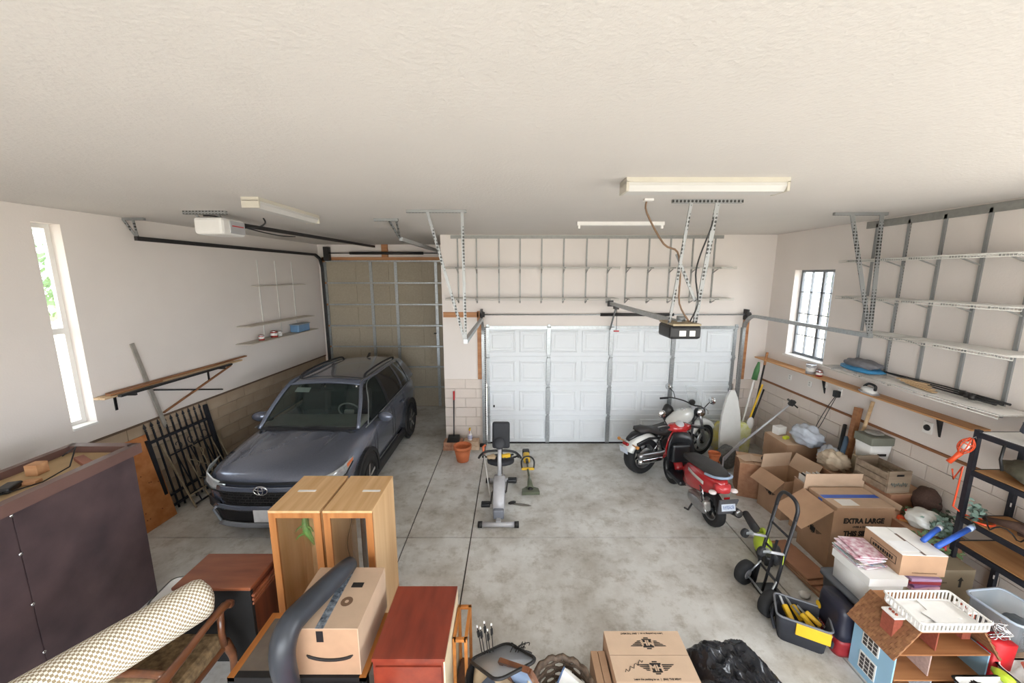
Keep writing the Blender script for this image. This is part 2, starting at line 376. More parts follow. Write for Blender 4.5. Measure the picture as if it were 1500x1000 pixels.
# ================================================================ GARAGE DOORS, TRACKS, OPENERS
DOORW = mat('door_white', (226,230,233), .5, var=.03, scale=4)
DOORT = mat('door_tan', (168,157,138), .8, var=.12, scale=25, bump=.2, bscale=80)
D1 = sempty('door_1', 'wide white sectional garage door with embossed panels', ((DX0+DX1)/2, YW+.03, 0))
hw = (DX1-DX0)/2; sh = DZ/4
pm = None
for r in range(4):
    obj('section', M().box((-hw, 0, r*sh+.006), (hw, .05, (r+1)*sh-.006)), DOORW, D1)
    for c in range(8):
        x = -hw+(c+.5)*hw/4
        if pm is None:
            m = M(); a, b, e = .268, .215, .014
            R = lambda s, y: [V((-(a-s), y, -(b-s))), V(((a-s), y, -(b-s))), V(((a-s), y, (b-s))), V((-(a-s), y, (b-s)))]
            m.loft([R(0, .002), R(.012, -e), R(.03, -e), R(.045, -.003), R(.075, -.003), R(.09, -.01)], True, True, False)
            pm = m.mesh('raised_panel', DOORW)
        o = obj('raised_panel', pm, None, D1); o.location = (x, 0, (r+.5)*sh)
for r in range(1, 5):
    obj('seam_rail', M().box((-hw, -.022, r*sh-.03), (hw, .0, r*sh+.012)) if r < 4 else M().box((-hw, -.05, DZ-.05), (hw, 0, DZ+.01)), DOORW if r < 4 else GALV, D1)
obj('bottom_seal', M().box((-hw, -.015, .0), (hw, .03, .03)), RUBBER, D1)
for k in range(5):
    x = -hw+k*hw/2; wd = .075 if 0 < k < 4 else .06; x += {0: .03, 4: -.03}.get(k, 0)
    for r in range(4):
        obj('stile', M().box((x-wd/2, -.03, r*sh+.03), (x+wd/2, 0, (r+1)*sh-.035)), GALV, D1)
        obj('hinge', M().cb((x, -.04, (r+1)*sh-.01), (.05, .03, .1)).rod((x-.035, -.05, (r+1)*sh-.01), (x+.035, -.05, (r+1)*sh-.01), .012), GALV, D1)
obj('lock_slot', M().cb((-hw+.14, -.012, sh*1.32), (.03, .02, .045)), BLACK, D1)
# left bay door
x0, x1 = XL0+.2, XP0-.01; D2 = sempty('door_2', 'tall tan sectional door closing the left bay', ((x0+x1)/2, YD, 0)); hw2 = (x1-x0)/2; zt = 3.75; s2 = zt/7
for r in range(7):
    obj('section', M().box((-hw2, 0, r*s2+.006), (hw2, .05, (r+1)*s2-.006)), DOORT, D2)
    for k in range(4):
        x = -hw2+(k+.5)*hw2/2
        obj('field_panel', M().cb((x, -.003, (r+.5)*s2), (hw2/2-.16, .012, s2-.14), None, .004), DOORT, D2)
    obj('seam_rail', M().box((-hw2, -.025, (r+1)*s2-.022), (hw2, 0, (r+1)*s2+.012)), GALV, D2)
for u in (480, 546, 582, 640):
    x = onY(u, 440, YD).x-D2.location.x
    for r in range(7): obj('stile', M().box((x-.035, -.028, r*s2+.02), (x+.035, 0, (r+1)*s2-.03)), GALV, D2)
obj('lock_handle', M().cb((onY(638, 488, YD).x-D2.location.x, -.02, onY(638, 488, YD).z), (.07, .03, .03)), BLACK, D2)
def track(name, label, pts, r=.03, ma=GALV, base=None):
    t = thing(name, label, 'door track', base or pts[0])
    pts = [V(p) for p in pts]; m = M()
    for i in range(len(pts)-1): m.bar(pts[i], pts[i+1], .05, .055)
    obj('channel', m, ma, t, world=True); return t
def bend(x, y0, y1, z0, z, n=6, rr=.32):
    return [(x, y0, z0)]+[(x, y0-rr+rr*math.cos(a), z-rr+rr*math.sin(a)) for a in [i*PI/2/n for i in range(n+1)]]+[(x, y1, z)]
eR = onX(1276, 492, DX1+.09); eL = onX(682, 500, DX0-.06)
t = track('door_track', 'galvanised curved track right of the wide door', bend(eR.x, YW-.05, eR.y, .02, eR.z))
obj('vertical_angle', M().box((eR.x-.03, YW-.03, 0), (eR.x+.05, YW-.005, 2.4)), PERF, t, world=True)
t = track('door_track', 'galvanised track left of the wide door running to the V hanger', bend(eL.x, YW-.06, eL.y, .02, eL.z))
obj('vertical_angle', M().box((eL.x-.03, YW-.06, 0), (eL.x+.05, YW-.01, 2.4)), PERF, t, world=True)
a, b = onL(197, 350, .14), onL(455, 372, .14); zt2 = (a.z+b.z)/2
track('door_track', 'long dark track high along the left wall', [(xl(YD)+.14, YD-.06, .02), (xl(YD)+.14, YD-.06, zt2-.3), (xl(YD)+.14, YD-.15, zt2-.08), (xl(YD)+.14, YD-.36, zt2), (xl(a.y)+.16, a.y, zt2)], ma=DARKMETAL)
c = onX(563, 350, -1.86); track('door_track', 'short pale track hanging at the left bay mouth', bend(-1.62, YD-.06, c.y, 2.5, c.z), ma=GALV)
# torsion bar with spring and end plates
tb = thing('torsion_bar', 'thin steel torsion bar with spring above the wide door', 'torsion bar', (DX0-.1, YW-.09, 2.62)); zb = onY(860, 460).z
obj('shaft', M().rod((DX0-.1, YW-.09, zb), (DX1+.12, YW-.09, zb), .012), GALV, tb, world=True)
obj('spring', M().rod((onY(878,460).x, YW-.09, zb), (onY(984,460).x, YW-.09, zb), .03, 10), DARKMETAL, tb, world=True)
for x in (DX0-.08, DX1+.1):
    obj('end_plate', M().box((x-.02, YW-.13, zb-.1), (x+.02, YW-.001, zb+.1)), DARKMETAL, tb, world=True)
    obj('drum', M().rod((x-.03, YW-.09, zb), (x+.06, YW-.09, zb), .05, 12), DARKMETAL, tb, world=True)
tb2 = thing('torsion_bar', 'dark spring bar above the tall bay door', 'torsion bar', (-3.2, YD-.08, 3.92))
obj('shaft', M().rod((-4.5, YD-.08, 3.93), (XP0-.05, YD-.08, 3.93), .013), DARKMETAL, tb2, world=True)
obj('spring', M().rod((-4.0, YD-.08, 3.93), (-2.2, YD-.08, 3.93), .035, 10), DARKMETAL, tb2, world=True)
obj('end_plate', M().box((-4.62, YD-.14, 3.75), (-4.5, YD+.0, 4.08)), DARKMETAL, tb2, world=True)
# ---- ceiling hangers of slotted angle
def hanger(label, A, B, foot, tops, wd=.034):
    t = thing('ceiling_hanger', label, 'hanger', ((A[0]+B[0])/2, A[1], ZC)); A = V(A); B = V(B)
    obj('ceiling_angle', M().box((A.x, A.y-.02, ZC-.035), (B.x, A.y+.02, ZC-.001)), PERF, t, world=True)
    for i, x in enumerate(tops):
        obj('strut', M().bar((x, A.y-.015, ZC-.02), foot if not isinstance(foot, list) else foot[i], wd, .012, (0,1,0)), PERF, t, world=True)
    return t
a, b = onZ(595, 307, ZC), onZ(683, 307, ZC); hanger('slotted steel V hanger holding the track left of the wide door', (a.x, a.y, ZC), (b.x, a.y, ZC), (eL.x, min(eL.y+.02, a.y+.3), eL.z-.03), [onZ(626,307,ZC).x, onZ(677,307,ZC).x])
a, b = onZ(1222, 311, ZC), onZ(1300, 311, ZC); hanger('slotted steel V hanger holding the track by the right wall', (a.x, a.y, ZC), (b.x, a.y, ZC), (eR.x, eR.y+.02, eR.z), [onZ(1247,311,ZC).x, onZ(1291,311,ZC).x], .05)
a, b = onZ(548, 320, ZC), onZ(583, 320, ZC); hanger('small triangular ceiling hanger at the left bay mouth', (a.x, a.y, ZC), (b.x, a.y, ZC), (-1.64, c.y+.03, c.z), [onZ(570,320,ZC).x, onZ(581,320,ZC).x], .03)
a = onL(200, 319, .2); hanger('small hanger at the end of the dark left track', (xl(a.y)+.02, a.y, ZC), (xl(a.y)+.3, a.y, ZC), (xl(5)+.16, onL(197,350,.14).y+.05, zt2), [xl(a.y)+.03, xl(a.y)+.16], .03)
# ---- openers
op = thing('garage_opener', 'black garage door opener hanging on slotted struts', 'door opener', (1.86, 4.3, 2.78)); 
obj('housing', M().cb((1.86, 4.3, 2.79), (.34, .36, .15), None, .03), BLACK, op, world=True)
obj('base_plate', M().cb((1.86, 4.3, 2.875), (.3, .4, .02)), mat('opener_board', (176,160,130), .6, var=.3), op, world=True)
obj('motor', M().lathe([(0,0),(.05,0),(.05,.06),(0,.06)], 12, (1.9, 4.36, 2.885)), GALV, op, world=True)
obj('data_label', M().box((1.79, 4.117, 2.75), (1.86, 4.12, 2.81)), PAPER, op, world=True)
obj('data_label', M().box((1.9, 4.117, 2.75), (1.96, 4.12, 2.81)), PAPER, op, world=True)
obj('rail', M().box((1.835, 4.3, 2.84), (1.885, YW-.02, 2.9)), GALV, op, world=True)
obj('rail_foot', M().cb((1.86, YW-.03, 2.87), (.1, .05, .12)), DARKMETAL, op, world=True)
obj('trolley', M().cb((1.86, 7.0, 2.82), (.07, .16, .05)), DARKMETAL, op, world=True)
obj('door_arm', M().bar((1.86, 7.02, 2.8), (1.86, 7.38, 2.36), .03, .01), GALV, op, world=True)
obj('pull_cord', M().rod((1.86, 6.95, 2.8), (1.87, 6.95, 2.42), .005), BLACK, op, world=True)
obj('pull_handle', M().cb((1.87, 6.95, 2.4), (.1, .03, .025), None, .008), mat('red_plastic', (190,40,44), .4), op, world=True)
mt = onZ(985, 292, ZC); mt2 = onZ(1088, 292, ZC); yy = mt.y
obj('ceiling_angle', M().box((mt.x, yy-.02, ZC-.035), (mt2.x, yy+.02, ZC-.001)), PERF, op, world=True)
for xa, xb, wd in ((onZ(1013,292,ZC).x, 1.72, .03), (onZ(1052,292,ZC).x, 2.0, .045)):
    obj('strut', M().bar((xa, yy, ZC-.02), (xb, 4.24, 2.86), wd, .014, (0,1,0)), PERF, op, world=True)
obj('strut', M().bar((1.72, yy+.12, 3.62), (1.98, 4.22, 3.12), .03, .012, (0,1,0)), PERF, op, world=True)
obj('power_cord', M().tube([(onZ(1048,293,ZC).x, yy+.02, ZC-.03), (2.02, yy+.03, 3.9), (1.96, 4.15, 3.6), (1.93, 4.15, 3.4), (2.0, 4.2, 3.1), (1.93, 4.2, 2.9)], .008), BLACK, op, world=True)
obj('power_cord', M().tube([onZ(948,292,ZC), onZ(948,292,ZC)+V((.02,.05,-.12)), (1.55, 4.1, 3.72), (1.72, 4.15, 3.64), (1.78, 4.18, 3.4), (1.8, 4.2, 3.1), (1.92, 4.2, 2.9)], .01), mat('brown_cord', (128,100,76), .6), op, world=True)
obj('cord_plate', M().cb(onZ(950,291,ZC)-V((0,0,.012)), (.09, .06, .02)), WHITE, op, world=True)
op = thing('garage_opener', 'white garage door opener with long dark rail on the ceiling', 'door opener', (-3.6, 4.75, 3.95))
obj('housing', M().cb((-3.62, 4.95, 3.98), (.34, .42, .2), None, .035), WHITE, op, world=True)
obj('side_panel', M().cb((-3.447, 5.0, 3.98), (.012, .26, .15), None, .004), mat('panel_grey', (178,178,180), .5), op, world=True)
obj('stripe', M().cb((-3.439, 5.0, 3.995), (.004, .2, .012)), mat('red_plastic', (190,40,44), .4), op, world=True)
obj('ceiling_angle', M().box((-3.88, 4.72, ZC-.04), (-3.38, 4.76, ZC-.001)), PERF, op, world=True)
for x in (-3.76, -3.5): obj('strut', M().bar((x, 4.75, ZC-.02), (x, 4.82, 4.06), .03, .01, (0,1,0)), PERF, op, world=True)
re = onY(548, 361, YD-.08)
obj('rail', M().bar((-3.56, 4.9, 4.04), (re.x, re.y, re.z), .05, .05), DARKMETAL, op, world=True)
obj('power_cord', M().tube([(-3.3, 5.3, ZC-.005), (-3.28, 5.3, 4.08), (-3.35, 5.25, 4.02), (-3.5, 5.15, 4.0)], .01), BLACK, op, world=True)
obj('power_cord', M().tube([(-3.7, 4.8, 4.1), (-3.55, 4.85, 4.09), (-3.45, 5.2, 4.0), (-3.42, 5.8, 3.97), (-3.45, 6.3, 4.0)], .009), BLACK, op, world=True)
# ---- ceiling lights
LENS = mat('light_lens', (206,204,200), .4, var=.02)
BEIGE = mat('beige_enamel', (200,194,180), .5, var=.06)
def fixture(label, c, L_, ax, wd=.2, h=.1):
    t = thing('ceiling_light', label, 'ceiling light', (c[0], c[1], ZC), 0 if ax == 0 else PI/2, 'ceiling light fixtures')
    obj('body', M().box((-L_/2, -wd/2, -.035), (L_/2, wd/2, -.001)), BEIGE, t)
    pr_ = [(-wd/2+.01, -.035), (wd/2-.01, -.035), (wd/2-.005, -.06), (wd/2-.035, -h), (-wd/2+.035, -h), (-wd/2+.005, -.06)]
    obj('diffuser', M().loft([[V((x, y, z)) for y, z in pr_] for x in (-L_/2+.02, L_/2-.02)], True, True, False), LENS, t)
    for s in (-1, 1): obj('end_cap', M().box((s*L_/2-(.02 if s > 0 else 0), -wd/2, -h-.002), (s*L_/2+(0 if s > 0 else .02), wd/2, -.03)), BEIGE, t)
a, b = onZ(908, 268, ZC), onZ(1134, 268, ZC); fixture('long white ceiling light with shallow diffuser before the black opener', ((a.x+b.x)/2, a.y-.1), b.x-a.x, 0)
a, b = onZ(365, 287, ZC), onZ(470, 315, ZC); fixture('long ceiling light beside the white opener over the car', (a.x-.02, (a.y+b.y)/2+.03), b.y-a.y, 1, .17)
a, b = onZ(845, 325, ZC), onZ(972, 325, ZC)
t = thing('ceiling_light', 'thin bare strip light without tubes near the far wall', 'ceiling light', ((a.x+b.x)/2, a.y, ZC), 0, 'ceiling light fixtures')
obj('channel', M().box((-(b.x-a.x)/2, -.05, -.05), ((b.x-a.x)/2, .05, -.001)), WHITE, t)
for s in (-1, 1): obj('socket', M().cb((s*((b.x-a.x)/2-.03), -.03, -.07), (.03, .03, .05)), PAPER, t)
# ================================================================ WALL SHELVING
def wire_shelf(m, A, B, dp, nrm, lip=.03, step=.028, sides=4, r=.0032):   # A, B: wall-side ends; nrm into the room
    A = V(A); B = V(B); nrm = V(nrm); L_ = (B-A).length; d = (B-A)/L_
    for off, dz in ((.02, 0), (dp*.5, -.006), (dp, 0), (dp, -lip)): m.tube([A+nrm*off+V((0,0,dz)), B+nrm*off+V((0,0,dz))], r*1.5, sides)
    k = int(L_/step)
    for i in range(k+1):
        p = A+d*(L_*i/k)
        m.tube([p+nrm*.01, p+nrm*dp, p+nrm*(dp+.001)+V((0,0,-lip))], r, 3, False)
    return m
WIRE = mat('wire_white', (222,220,214), .5, var=.05)
def bracket(m, P_, nrm, dp): P_ = V(P_); nrm = V(nrm); m.bar(P_+V((0,0,-.012)), P_+nrm*dp+V((0,0,-.012)), .014, .024).bar(P_+V((0,0,-.1)), P_+nrm*dp*.7+V((0,0,-.02)), .012, .014)
STD = mat('shelf_standard', (158,158,154), .5, .4, .15, 20)
fr = thing('wall_shelf_rack', 'wire shelf rack with grey standards above the wide door', 'shelf rack', (1.3, YW, onY(860,440).z))
zt_ = onY(860, 347).z; N_ = V((0,-1,0)); zl = [onY(860, 391, YW-.3).z, onY(860, 437, YW-.3).z]; zbot = onY(860, 442).z
obj('hang_track', M().box((onY(660,347).x, YW-.02, zt_-.03), (onY(1060,347).x, YW, zt_+.03)), STD, fr, world=True)
for u in (670,697.7,730.7,762,793.7,826.3,860,891.7,919.3,951.7,983.3,1016,1048):
    x = onY(u, 350).x
    obj('standard', M().box((x-.013, YW-.018, zbot-.02), (x+.013, YW, zt_)), STD, fr, world=True)
    for z in zl:
        m = M(); bracket(m, (x, YW-.015, z), N_, .29); obj('bracket', m, STD, fr, world=True)
for z in zl:
    for u0, u1 in ((655, 902), (917, 1066)):
        obj('wire_shelf', wire_shelf(M(), (onY(u0, 391).x, YW-.01, z), (onY(u1, 391).x, YW-.01, z), .3, N_), WIRE, fr, world=True)
# right wall rack
NR = V((-1,0,0)); DP = .36; YS = [onX(u, v).y for u, v in ((1287.5,327),(1335.5,318),(1389.5,309),(1457,298))]; YS += [YS[3]-.42, YS[3]-.84]
rr_ = thing('wall_shelf_rack', 'tall wire shelf rack with perforated standards on the right wall', 'shelf rack', (XR, YS[2], 1.95))
zt_ = onX(1389, 309).z
obj('hang_track', M().box((XR-.02, YS[5]-.1, ZC-.11), (XR, YS[0]+.16, ZC-.02)), STD, rr_, world=True)
for i, y in enumerate(YS): obj('standard', M().box((XR-.02, y-.016, 1.98), (XR, y+.016, ZC-.06)), PERF, rr_, world=True)
ends = [((1230,382),(1505,368)), ((1224.5,436),(1500,447)), ((1250,487),(1487,520)), ((1204,540),(1466,600))]
WSZ = []
for (p, q) in ends:
    a, b = onX(*p, XR-DP), onX(*q, XR-DP); z = (a.z+b.z)/2; WSZ.append((z, b.y, a.y))
    obj('wire_shelf', wire_shelf(M(), (XR-.01, b.y, z), (XR-.01, a.y, z), DP, NR), WIRE, rr_, world=True)
    for y in YS:
        if b.y-.05 < y < a.y+.05: m = M(); bracket(m, (XR-.015, y, z), NR, DP-.02); obj('bracket', m, STD, rr_, world=True)
# paper shelf liners, seen white from below and above
for (z, y0, y1), f0, f1 in ((WSZ[2], .02, .55), (WSZ[3], .0, .62), (WSZ[1], .0, .5), (WSZ[0], .0, .5)):
    obj('shelf_liner', M().box((XR-DP+.01, y0+(y1-y0)*f0, z+.006), (XR-.02, y0+(y1-y0)*f1, z+.01)), PAPER, rr_, world=True)
# wooden ledge shelf on the right wall
zg = onX(1105, 517).z; fe = onZ(1423, 629, zg); lg = thing('ledge_shelf', 'long raw plywood ledge shelf below the wire rack', 'shelf', (XR, 5.5, zg-.02))
LX = fe.x
obj('board', M().box((LX, fe.y, zg-.018), (XR, YW-.02, zg)), wood('plywood_ledge', (216,166,110), (190,134,82), .5, 1), lg, world=True)
for (u, v) in ((1205, 555), (1372, 618)):
    y = onX(u, v, XR-.05).y; m = M().prism([(0,0), (-.075,0), (0,-.26)], .025, frame((XR, y, zg-.018), (1,0,0), (0,0,1))); obj('bracket', m, BLACK, lg, world=True)
# left wall shelves
ls = thing('wall_shelf_rack', 'white wall shelves in three tiers beside the bay door', 'shelf rack', onL(420, 495)); m = M()
YL = [onL(u, v).y for u, v in ((377,400),(403,400),(427,400))]
zst = onL(400, 497).z
for y in YL: obj('standard', M().box((0,0,0), (.012,.02,1.55), rz(RL), (xl(y), y, zst+.05)), WIRE, ls, world=True)
LSH = []
for (p, q, dp) in (((378,422),(448,414),.12), ((369,479),(462,462),.28), ((369,501),(468,484),.3)):
    a, b = onL(*p, dp), onL(*q, dp); z = (a.z+b.z)/2; LSH.append((z, a.y, b.y))
    obj('shelf_board', M().box((0,0,-.008), (dp, b.y-a.y, .008), rz(RL), (xl(a.y), a.y, z)), mat('shelf_cream', (214,206,192), .6), ls, world=True)
def paint_can(loc, r, h, label, body, lid=CHROME):
    t = thing('paint_can', label, 'paint can', loc)
    obj('body', M().lathe([(0,0),(r,0),(r,h),(r*.93,h),(r*.9,h-.008),(0,h-.008)], 14), body, t)
    obj('paper_label', M().lathe([(r+.001,h*.3),(r+.001,h*.7)], 14), PAPER, t)
    obj('rim', M().lathe([(r+.003,h-.012),(r+.003,h),(r*.9,h+.002)], 14), lid, t)
    obj('handle', M().tube([(-r-.003,0,h*.8)]+[(r*1.05*math.cos(a), -.02-r*.6*math.sin(a), h*.8-r*.6*math.sin(a)) for a in (2.6,2,1.57,1.1,.5)]+[(r+.003,0,h*.8)], .003, 4), GALV, t)
    return t
RED = mat('can_red', (170,60,52), .4, var=.15)
zs_ = LSH[2][0]+.008
for u, lab, r, body in ((383,'small red paint can at the end of the left wall shelf',.05,RED), (402,'red-lidded white paint can on the left wall shelf',.065,RED), (410,'pale paint can between red can and blue bin',.05,WHITE)):
    p = onL(u, 494, .15); paint_can((xl(p.y)+.15, p.y, zs_), r, r*2.0, lab, body)
p = onL(440, 483, .15); t = thing('storage_bin', 'translucent blue plastic bin with lid on the left wall shelf', 'plastic bin', (xl(p.y)+.15, p.y, zs_), RL)
BLUEP = mat('blue_plastic', (120,160,200), .3, var=.1, alpha=.85)
obj('body', M().cb((0,0,.08), (.2,.42,.16), None, .02), BLUEP, t); obj('lid', M().cb((0,0,.165), (.22,.44,.02), None, .006), mat('lid_grey', (150,160,170), .4), t)
# ================================================================ THE CAR
PAINT = mat('car_paint', (110,117,134), .24, .5, .12, 60, coat=.7)
TRIM = mat('car_trim_black', (34,35,38), .5, var=.2)
CGLASS = mat('car_glass', (40,52,50), .06, 0, 0, alpha=.55)
CDARK = mat('car_glass_dark', (22,24,26), .05, 0, 0, coat=.5)
INTER = mat('car_interior', (52,50,50), .8, var=.2)
CX, CY = -3.15, 4.49
car = thing('car', 'dark blue-grey sport utility car parked nose out in the left bay', 'car', (CX, CY, 0))
def fy(x): return .22*(min(abs(x), .95)/.9)**3
ST = [ # y, widths bottom sill mid shoulder top, heights bottom sill mid shoulder top centre
 (.00, .20,.22,.24,.23,.20, .26,.40,.60,.74,.80,.81), (.03, .42,.45,.46,.45,.42, .23,.38,.60,.77,.84,.85),
 (.065, .55,.59,.60,.58,.52, .22,.37,.61,.80,.88,.89), (.127, .68,.74,.75,.73,.62, .21,.36,.62,.82,.91,.93),
 (.22, .80,.88,.90,.86,.70, .20,.35,.64,.85,.945,.965), (.42, .84,.915,.93,.90,.735, .20,.35,.66,.89,.985,1.005),
 (.8, .84,.92,.945,.915,.765, .20,.35,.68,.93,1.03,1.055), (1.15, .84,.92,.94,.915,.79, .20,.35,.69,.96,1.065,1.09),
 (1.5, .84,.91,.93,.915,.83, .20,.35,.70,.98,1.05,1.05), (2.5, .84,.91,.93,.915,.85, .20,.35,.71,1.0,1.07,1.07),
 (3.5, .84,.92,.945,.92,.85, .22,.37,.73,1.03,1.10,1.1), (4.05, .80,.88,.92,.90,.81, .25,.40,.74,1.05,1.12,1.12), (4.33, .66,.78,.83,.81,.72, .30,.45,.72,1.02,1.1,1.1)]
rings = []
for q in ST:
    y, W_, Z_ = q[0], q[1:6], q[6:]
    half = [(W_[0],Z_[0]), (W_[1],Z_[1]), (W_[2],Z_[2]), (W_[3],Z_[3]), (W_[4],Z_[4]), (W_[4]*.5, (Z_[4]+Z_[5])/2+.004)]
    rings.append([V((x, y, z)) for x, z in half]+[V((0, y, Z_[5]))]+[V((-x, y, z)) for x, z in half[::-1]]+[V((0, y, Z_[0]))])
obj('body', M().loft(rings), PAINT, car, sub=1)
def hoodz(x, y):
    f = (y-.16)/.95; e = .36+.12*f
    base = .95+.125*f-.055*(x/.74)**2-(.05*(1-f)**4)
    return base+.028*max(0, 1-abs(abs(x)-e-.09)/.11)
obj('hood', M().sheet(lambda u, v: V(((2*u-1)*(.60+.14*min(1, v*2.2)), .13+v*.97+.06*(2*u-1)**2*(1-v), hoodz((2*u-1)*.72, .15+v*.96)+.012)), 24, 12), PAINT, car, solid=.012)
# greenhouse
def roofz(x, y): return 1.665-.05*(x/.62)**2-.06*max(0, (2.1-y)/.35)**2*.6-.07*max(0, (y-3.0)/1.0)**2
RW_ = lambda y: .62 if y < 3.3 else .62-.05*(y-3.3)
roof = obj('roof', M().sheet(lambda u, v: V(((2*u-1)*RW_(1.76+v*2.24), 1.76+v*2.24, roofz((2*u-1)*.62, 1.76+v*2.24))), 10, 12), PAINT, car, solid=.03)
obj('roof_seam', M().sheet(lambda u, v: V(((2*u-1)*.58, 2.0+v*.02, roofz((2*u-1)*.58, 2.0)+.018)), 8, 1), TRIM, roof)
for s in (-1, 1):
    obj('roof_rail', M().tube([(s*.55, 2.05, roofz(.55,2.05)), (s*.55, 2.15, 1.7), (s*.555, 2.9, 1.715), (s*.54, 3.6, 1.67), (s*.53, 3.72, roofz(.5,3.72))], .02, 6), TRIM, roof)
    a, b = V((s*.76, 1.14, 1.07)), V((s*.60, 1.80, 1.612))
    obj('windshield_pillar', M().tube([a, a.lerp(b, .5)+V((s*.012, -.01, .02)), b, (s*.615, 2.2, 1.63), (s*.62, 3.0, 1.635), (s*.60, 3.7, 1.585), (s*.585, 4.0, 1.53)], .032, 8), PAINT, car)
    def side(y): return .84 if y < 3.5 else .84-.06*(y-3.5)
    def top(y): return V((s*(.625 if y < 3.4 else .625-.05*(y-3.4)), y, 1.622-.055*max(0, (y-2.9)/1.1)**2-.05*max(0, (2.0-y)/.2)))
    def bel(y): return V((s*side(y), y, 1.06+.05*(y-1.2)/2.8))
    def pane(nm, yb0, yb1, yt0, yt1, ma, off=0):
        return obj(nm, M().sheet(lambda u, v: (bel(yb0+(yb1-yb0)*u)*(1-v)+top(yt0+(yt1-yt0)*u)*v)+V((s*(.03*math.sin(PI*v)+off), 0, 0)), 6, 4), ma, car)
    pane('side_window', 1.30, 2.28, 1.86, 2.28, CGLASS); pane('door_pillar', 2.27, 2.40, 2.27, 2.38, TRIM, .004)
    pane('side_window', 2.39, 3.20, 2.37, 3.12, CDARK); pane('rear_pillar', 3.19, 3.3, 3.11, 3.2, PAINT, .004)
    pane('side_window', 3.29, 3.78, 3.19, 3.66, CDARK); pane('rear_pillar', 3.76, 4.28, 3.64, 3.98, PAINT, .006)
    obj('window_trim', M().tube([bel(1.2)+V((s*.02,0,.01))]+[bel(y)+V((s*.02,0,.005)) for y in (1.6,2.4,3.2,3.75)], .009, 5), GALV, car)
    obj('window_trim', M().tube([bel(1.32)+V((s*.012,0,.02)), bel(1.32).lerp(top(1.88), .55)+V((s*.035,0,0)), top(1.9)+V((s*.022,0,0)), top(2.4)+V((s*.022,0,0)), top(3.2)+V((s*.02,0,0)), top(3.66)+V((s*.02,0,0)), bel(3.8)+V((s*.02,0,.01))], .008, 5), GALV, car)
    mi = obj('side_mirror', M().ell((s*1.03, 1.60, 1.10), (.125, .075, .085), rot(0, 0, s*-.2), 12, 8, lambda p: 1+.12*abs(p.x)**3), PAINT, car)
    obj('mirror_foot', M().bar((s*.84, 1.6, 1.05), (s*.97, 1.6, 1.06), .07, .04), TRIM, mi)
    obj('mirror_glass', M().cb((s*1.03, 1.672, 1.1), (.18, .008, .12), rot(0,0,s*-.2), .003), CHROME, mi)
    # sills, arches, wheels
    obj('sill', M().cb((s*.925, 2.15, .27), (.05, 1.6, .17), None, .02), TRIM, car)
    for wy in (.96, 3.40):
        R_ = frame((s*.90, wy, .365), (0, 1, 0), (0, 0, 1))
        arch = [(.405*math.cos(a), .405*math.sin(a)) for a in [i*PI/14-.18 for i in range(0, 17)]]
        archo = [(.47*math.cos(a), .46*math.sin(a)) for a in [i*PI/14-.18 for i in range(16, -1, -1)]]
        X = R_ if s > 0 else frame((-.90, wy, .365), (0, -1, 0), (0, 0, 1))
        obj('wheel_arch', M().prism(arch+archo, .068, X), TRIM, car)
        obj('wheel_well', M().prism([(.41*math.cos(a), .41*math.sin(a)) for a in [i*2*PI/24 for i in range(24)]], .052, X), BLACK, car)
        wh = obj('wheel', M().lathe([(.2,-.11),(.33,-.115),(.358,-.09),(.365,0),(.358,.09),(.33,.115),(.235,.11),(.22,.06)], 28, (s*.862, wy, .365), rot(0, PI/2, 0)), RUBBER, car)
        sx = s*.965
        rim = obj('rim', M().lathe([(.235,.02),(.24,0),(.215,-.02),(.2,-.05),(.0,-.06)], 24, (sx, wy, .365), rot(0, s*PI/2, 0)), DARKMETAL, wh)
        m = M()
        for k in range(5):
            a = k*2*PI/5+.3; c_, s_ = math.cos(a), math.sin(a)
            m.bar((sx-s*.01, wy+.03*c_, .365+.03*s_), (sx, wy+.225*c_, .365+.225*s_), .05, .022, (1,0,0))
        obj('spokes', m.lathe([(0,.015),(.045,.012),(.05,-.03)], 12, (sx, wy, .365), rot(0, s*PI/2, 0)), CHROME, wh)
    # door seams and handles
    for y in (1.42, 2.36, 3.1):
        obj('door_seam', M().tube([(s*.928, y+.02, .42), (s*.948, y, .72), (s*.935, y+.01, .95), (s*.87, y+.03, 1.05)], .004, 4), BLACK, car)
    for y in (2.12, 2.98): obj('door_handle', M().cb((s*.95, y, .93), (.03, .2, .035), None, .012), PAINT, car)
    # headlights
    bt = [V((.52,.035,.70)), V((.70,.085,.715)), V((.85,.17,.75)), V((.915,.30,.80)), (V((.935,.50,.885)))]
    tp = [V((.50,.055,.795)), V((.68,.095,.845)), V((.82,.18,.89)), V((.885,.31,.915)), (V((.918,.55,.935)))]
    def hl(u, v):
        i = min(int(u*4), 3); f = u*4-i; p = bt[i].lerp(bt[i+1], f)*(1-v)+tp[i].lerp(tp[i+1], f)*v
        return V((s*(p.x+.004), p.y-.016, p.z))
    h = obj('headlight', M().sheet(hl, 12, 4), mat('lamp_glass', (206,212,216), .12, .4, .3, 25, coat=.6), car, solid=.012)
    obj('turn_signal', M().sheet(lambda u, v: hl(.82+.17*u, .25+.5*v)+V((s*.008, -.006, .006)), 3, 2), mat('amber', (226,120,56), .3), h)
    obj('lamp_bezel', M().tube([hl(t/10, 0)+V((s*.004,-.006,-.004)) for t in range(11)], .01, 5), TRIM, h)
    obj('fog_recess', M().sheet(lambda u, v: V((s*(.62+.2*u), fy(.62+.2*u)-.02, .40+.14*v+.05*u)), 4, 2), TRIM, car, solid=.012)
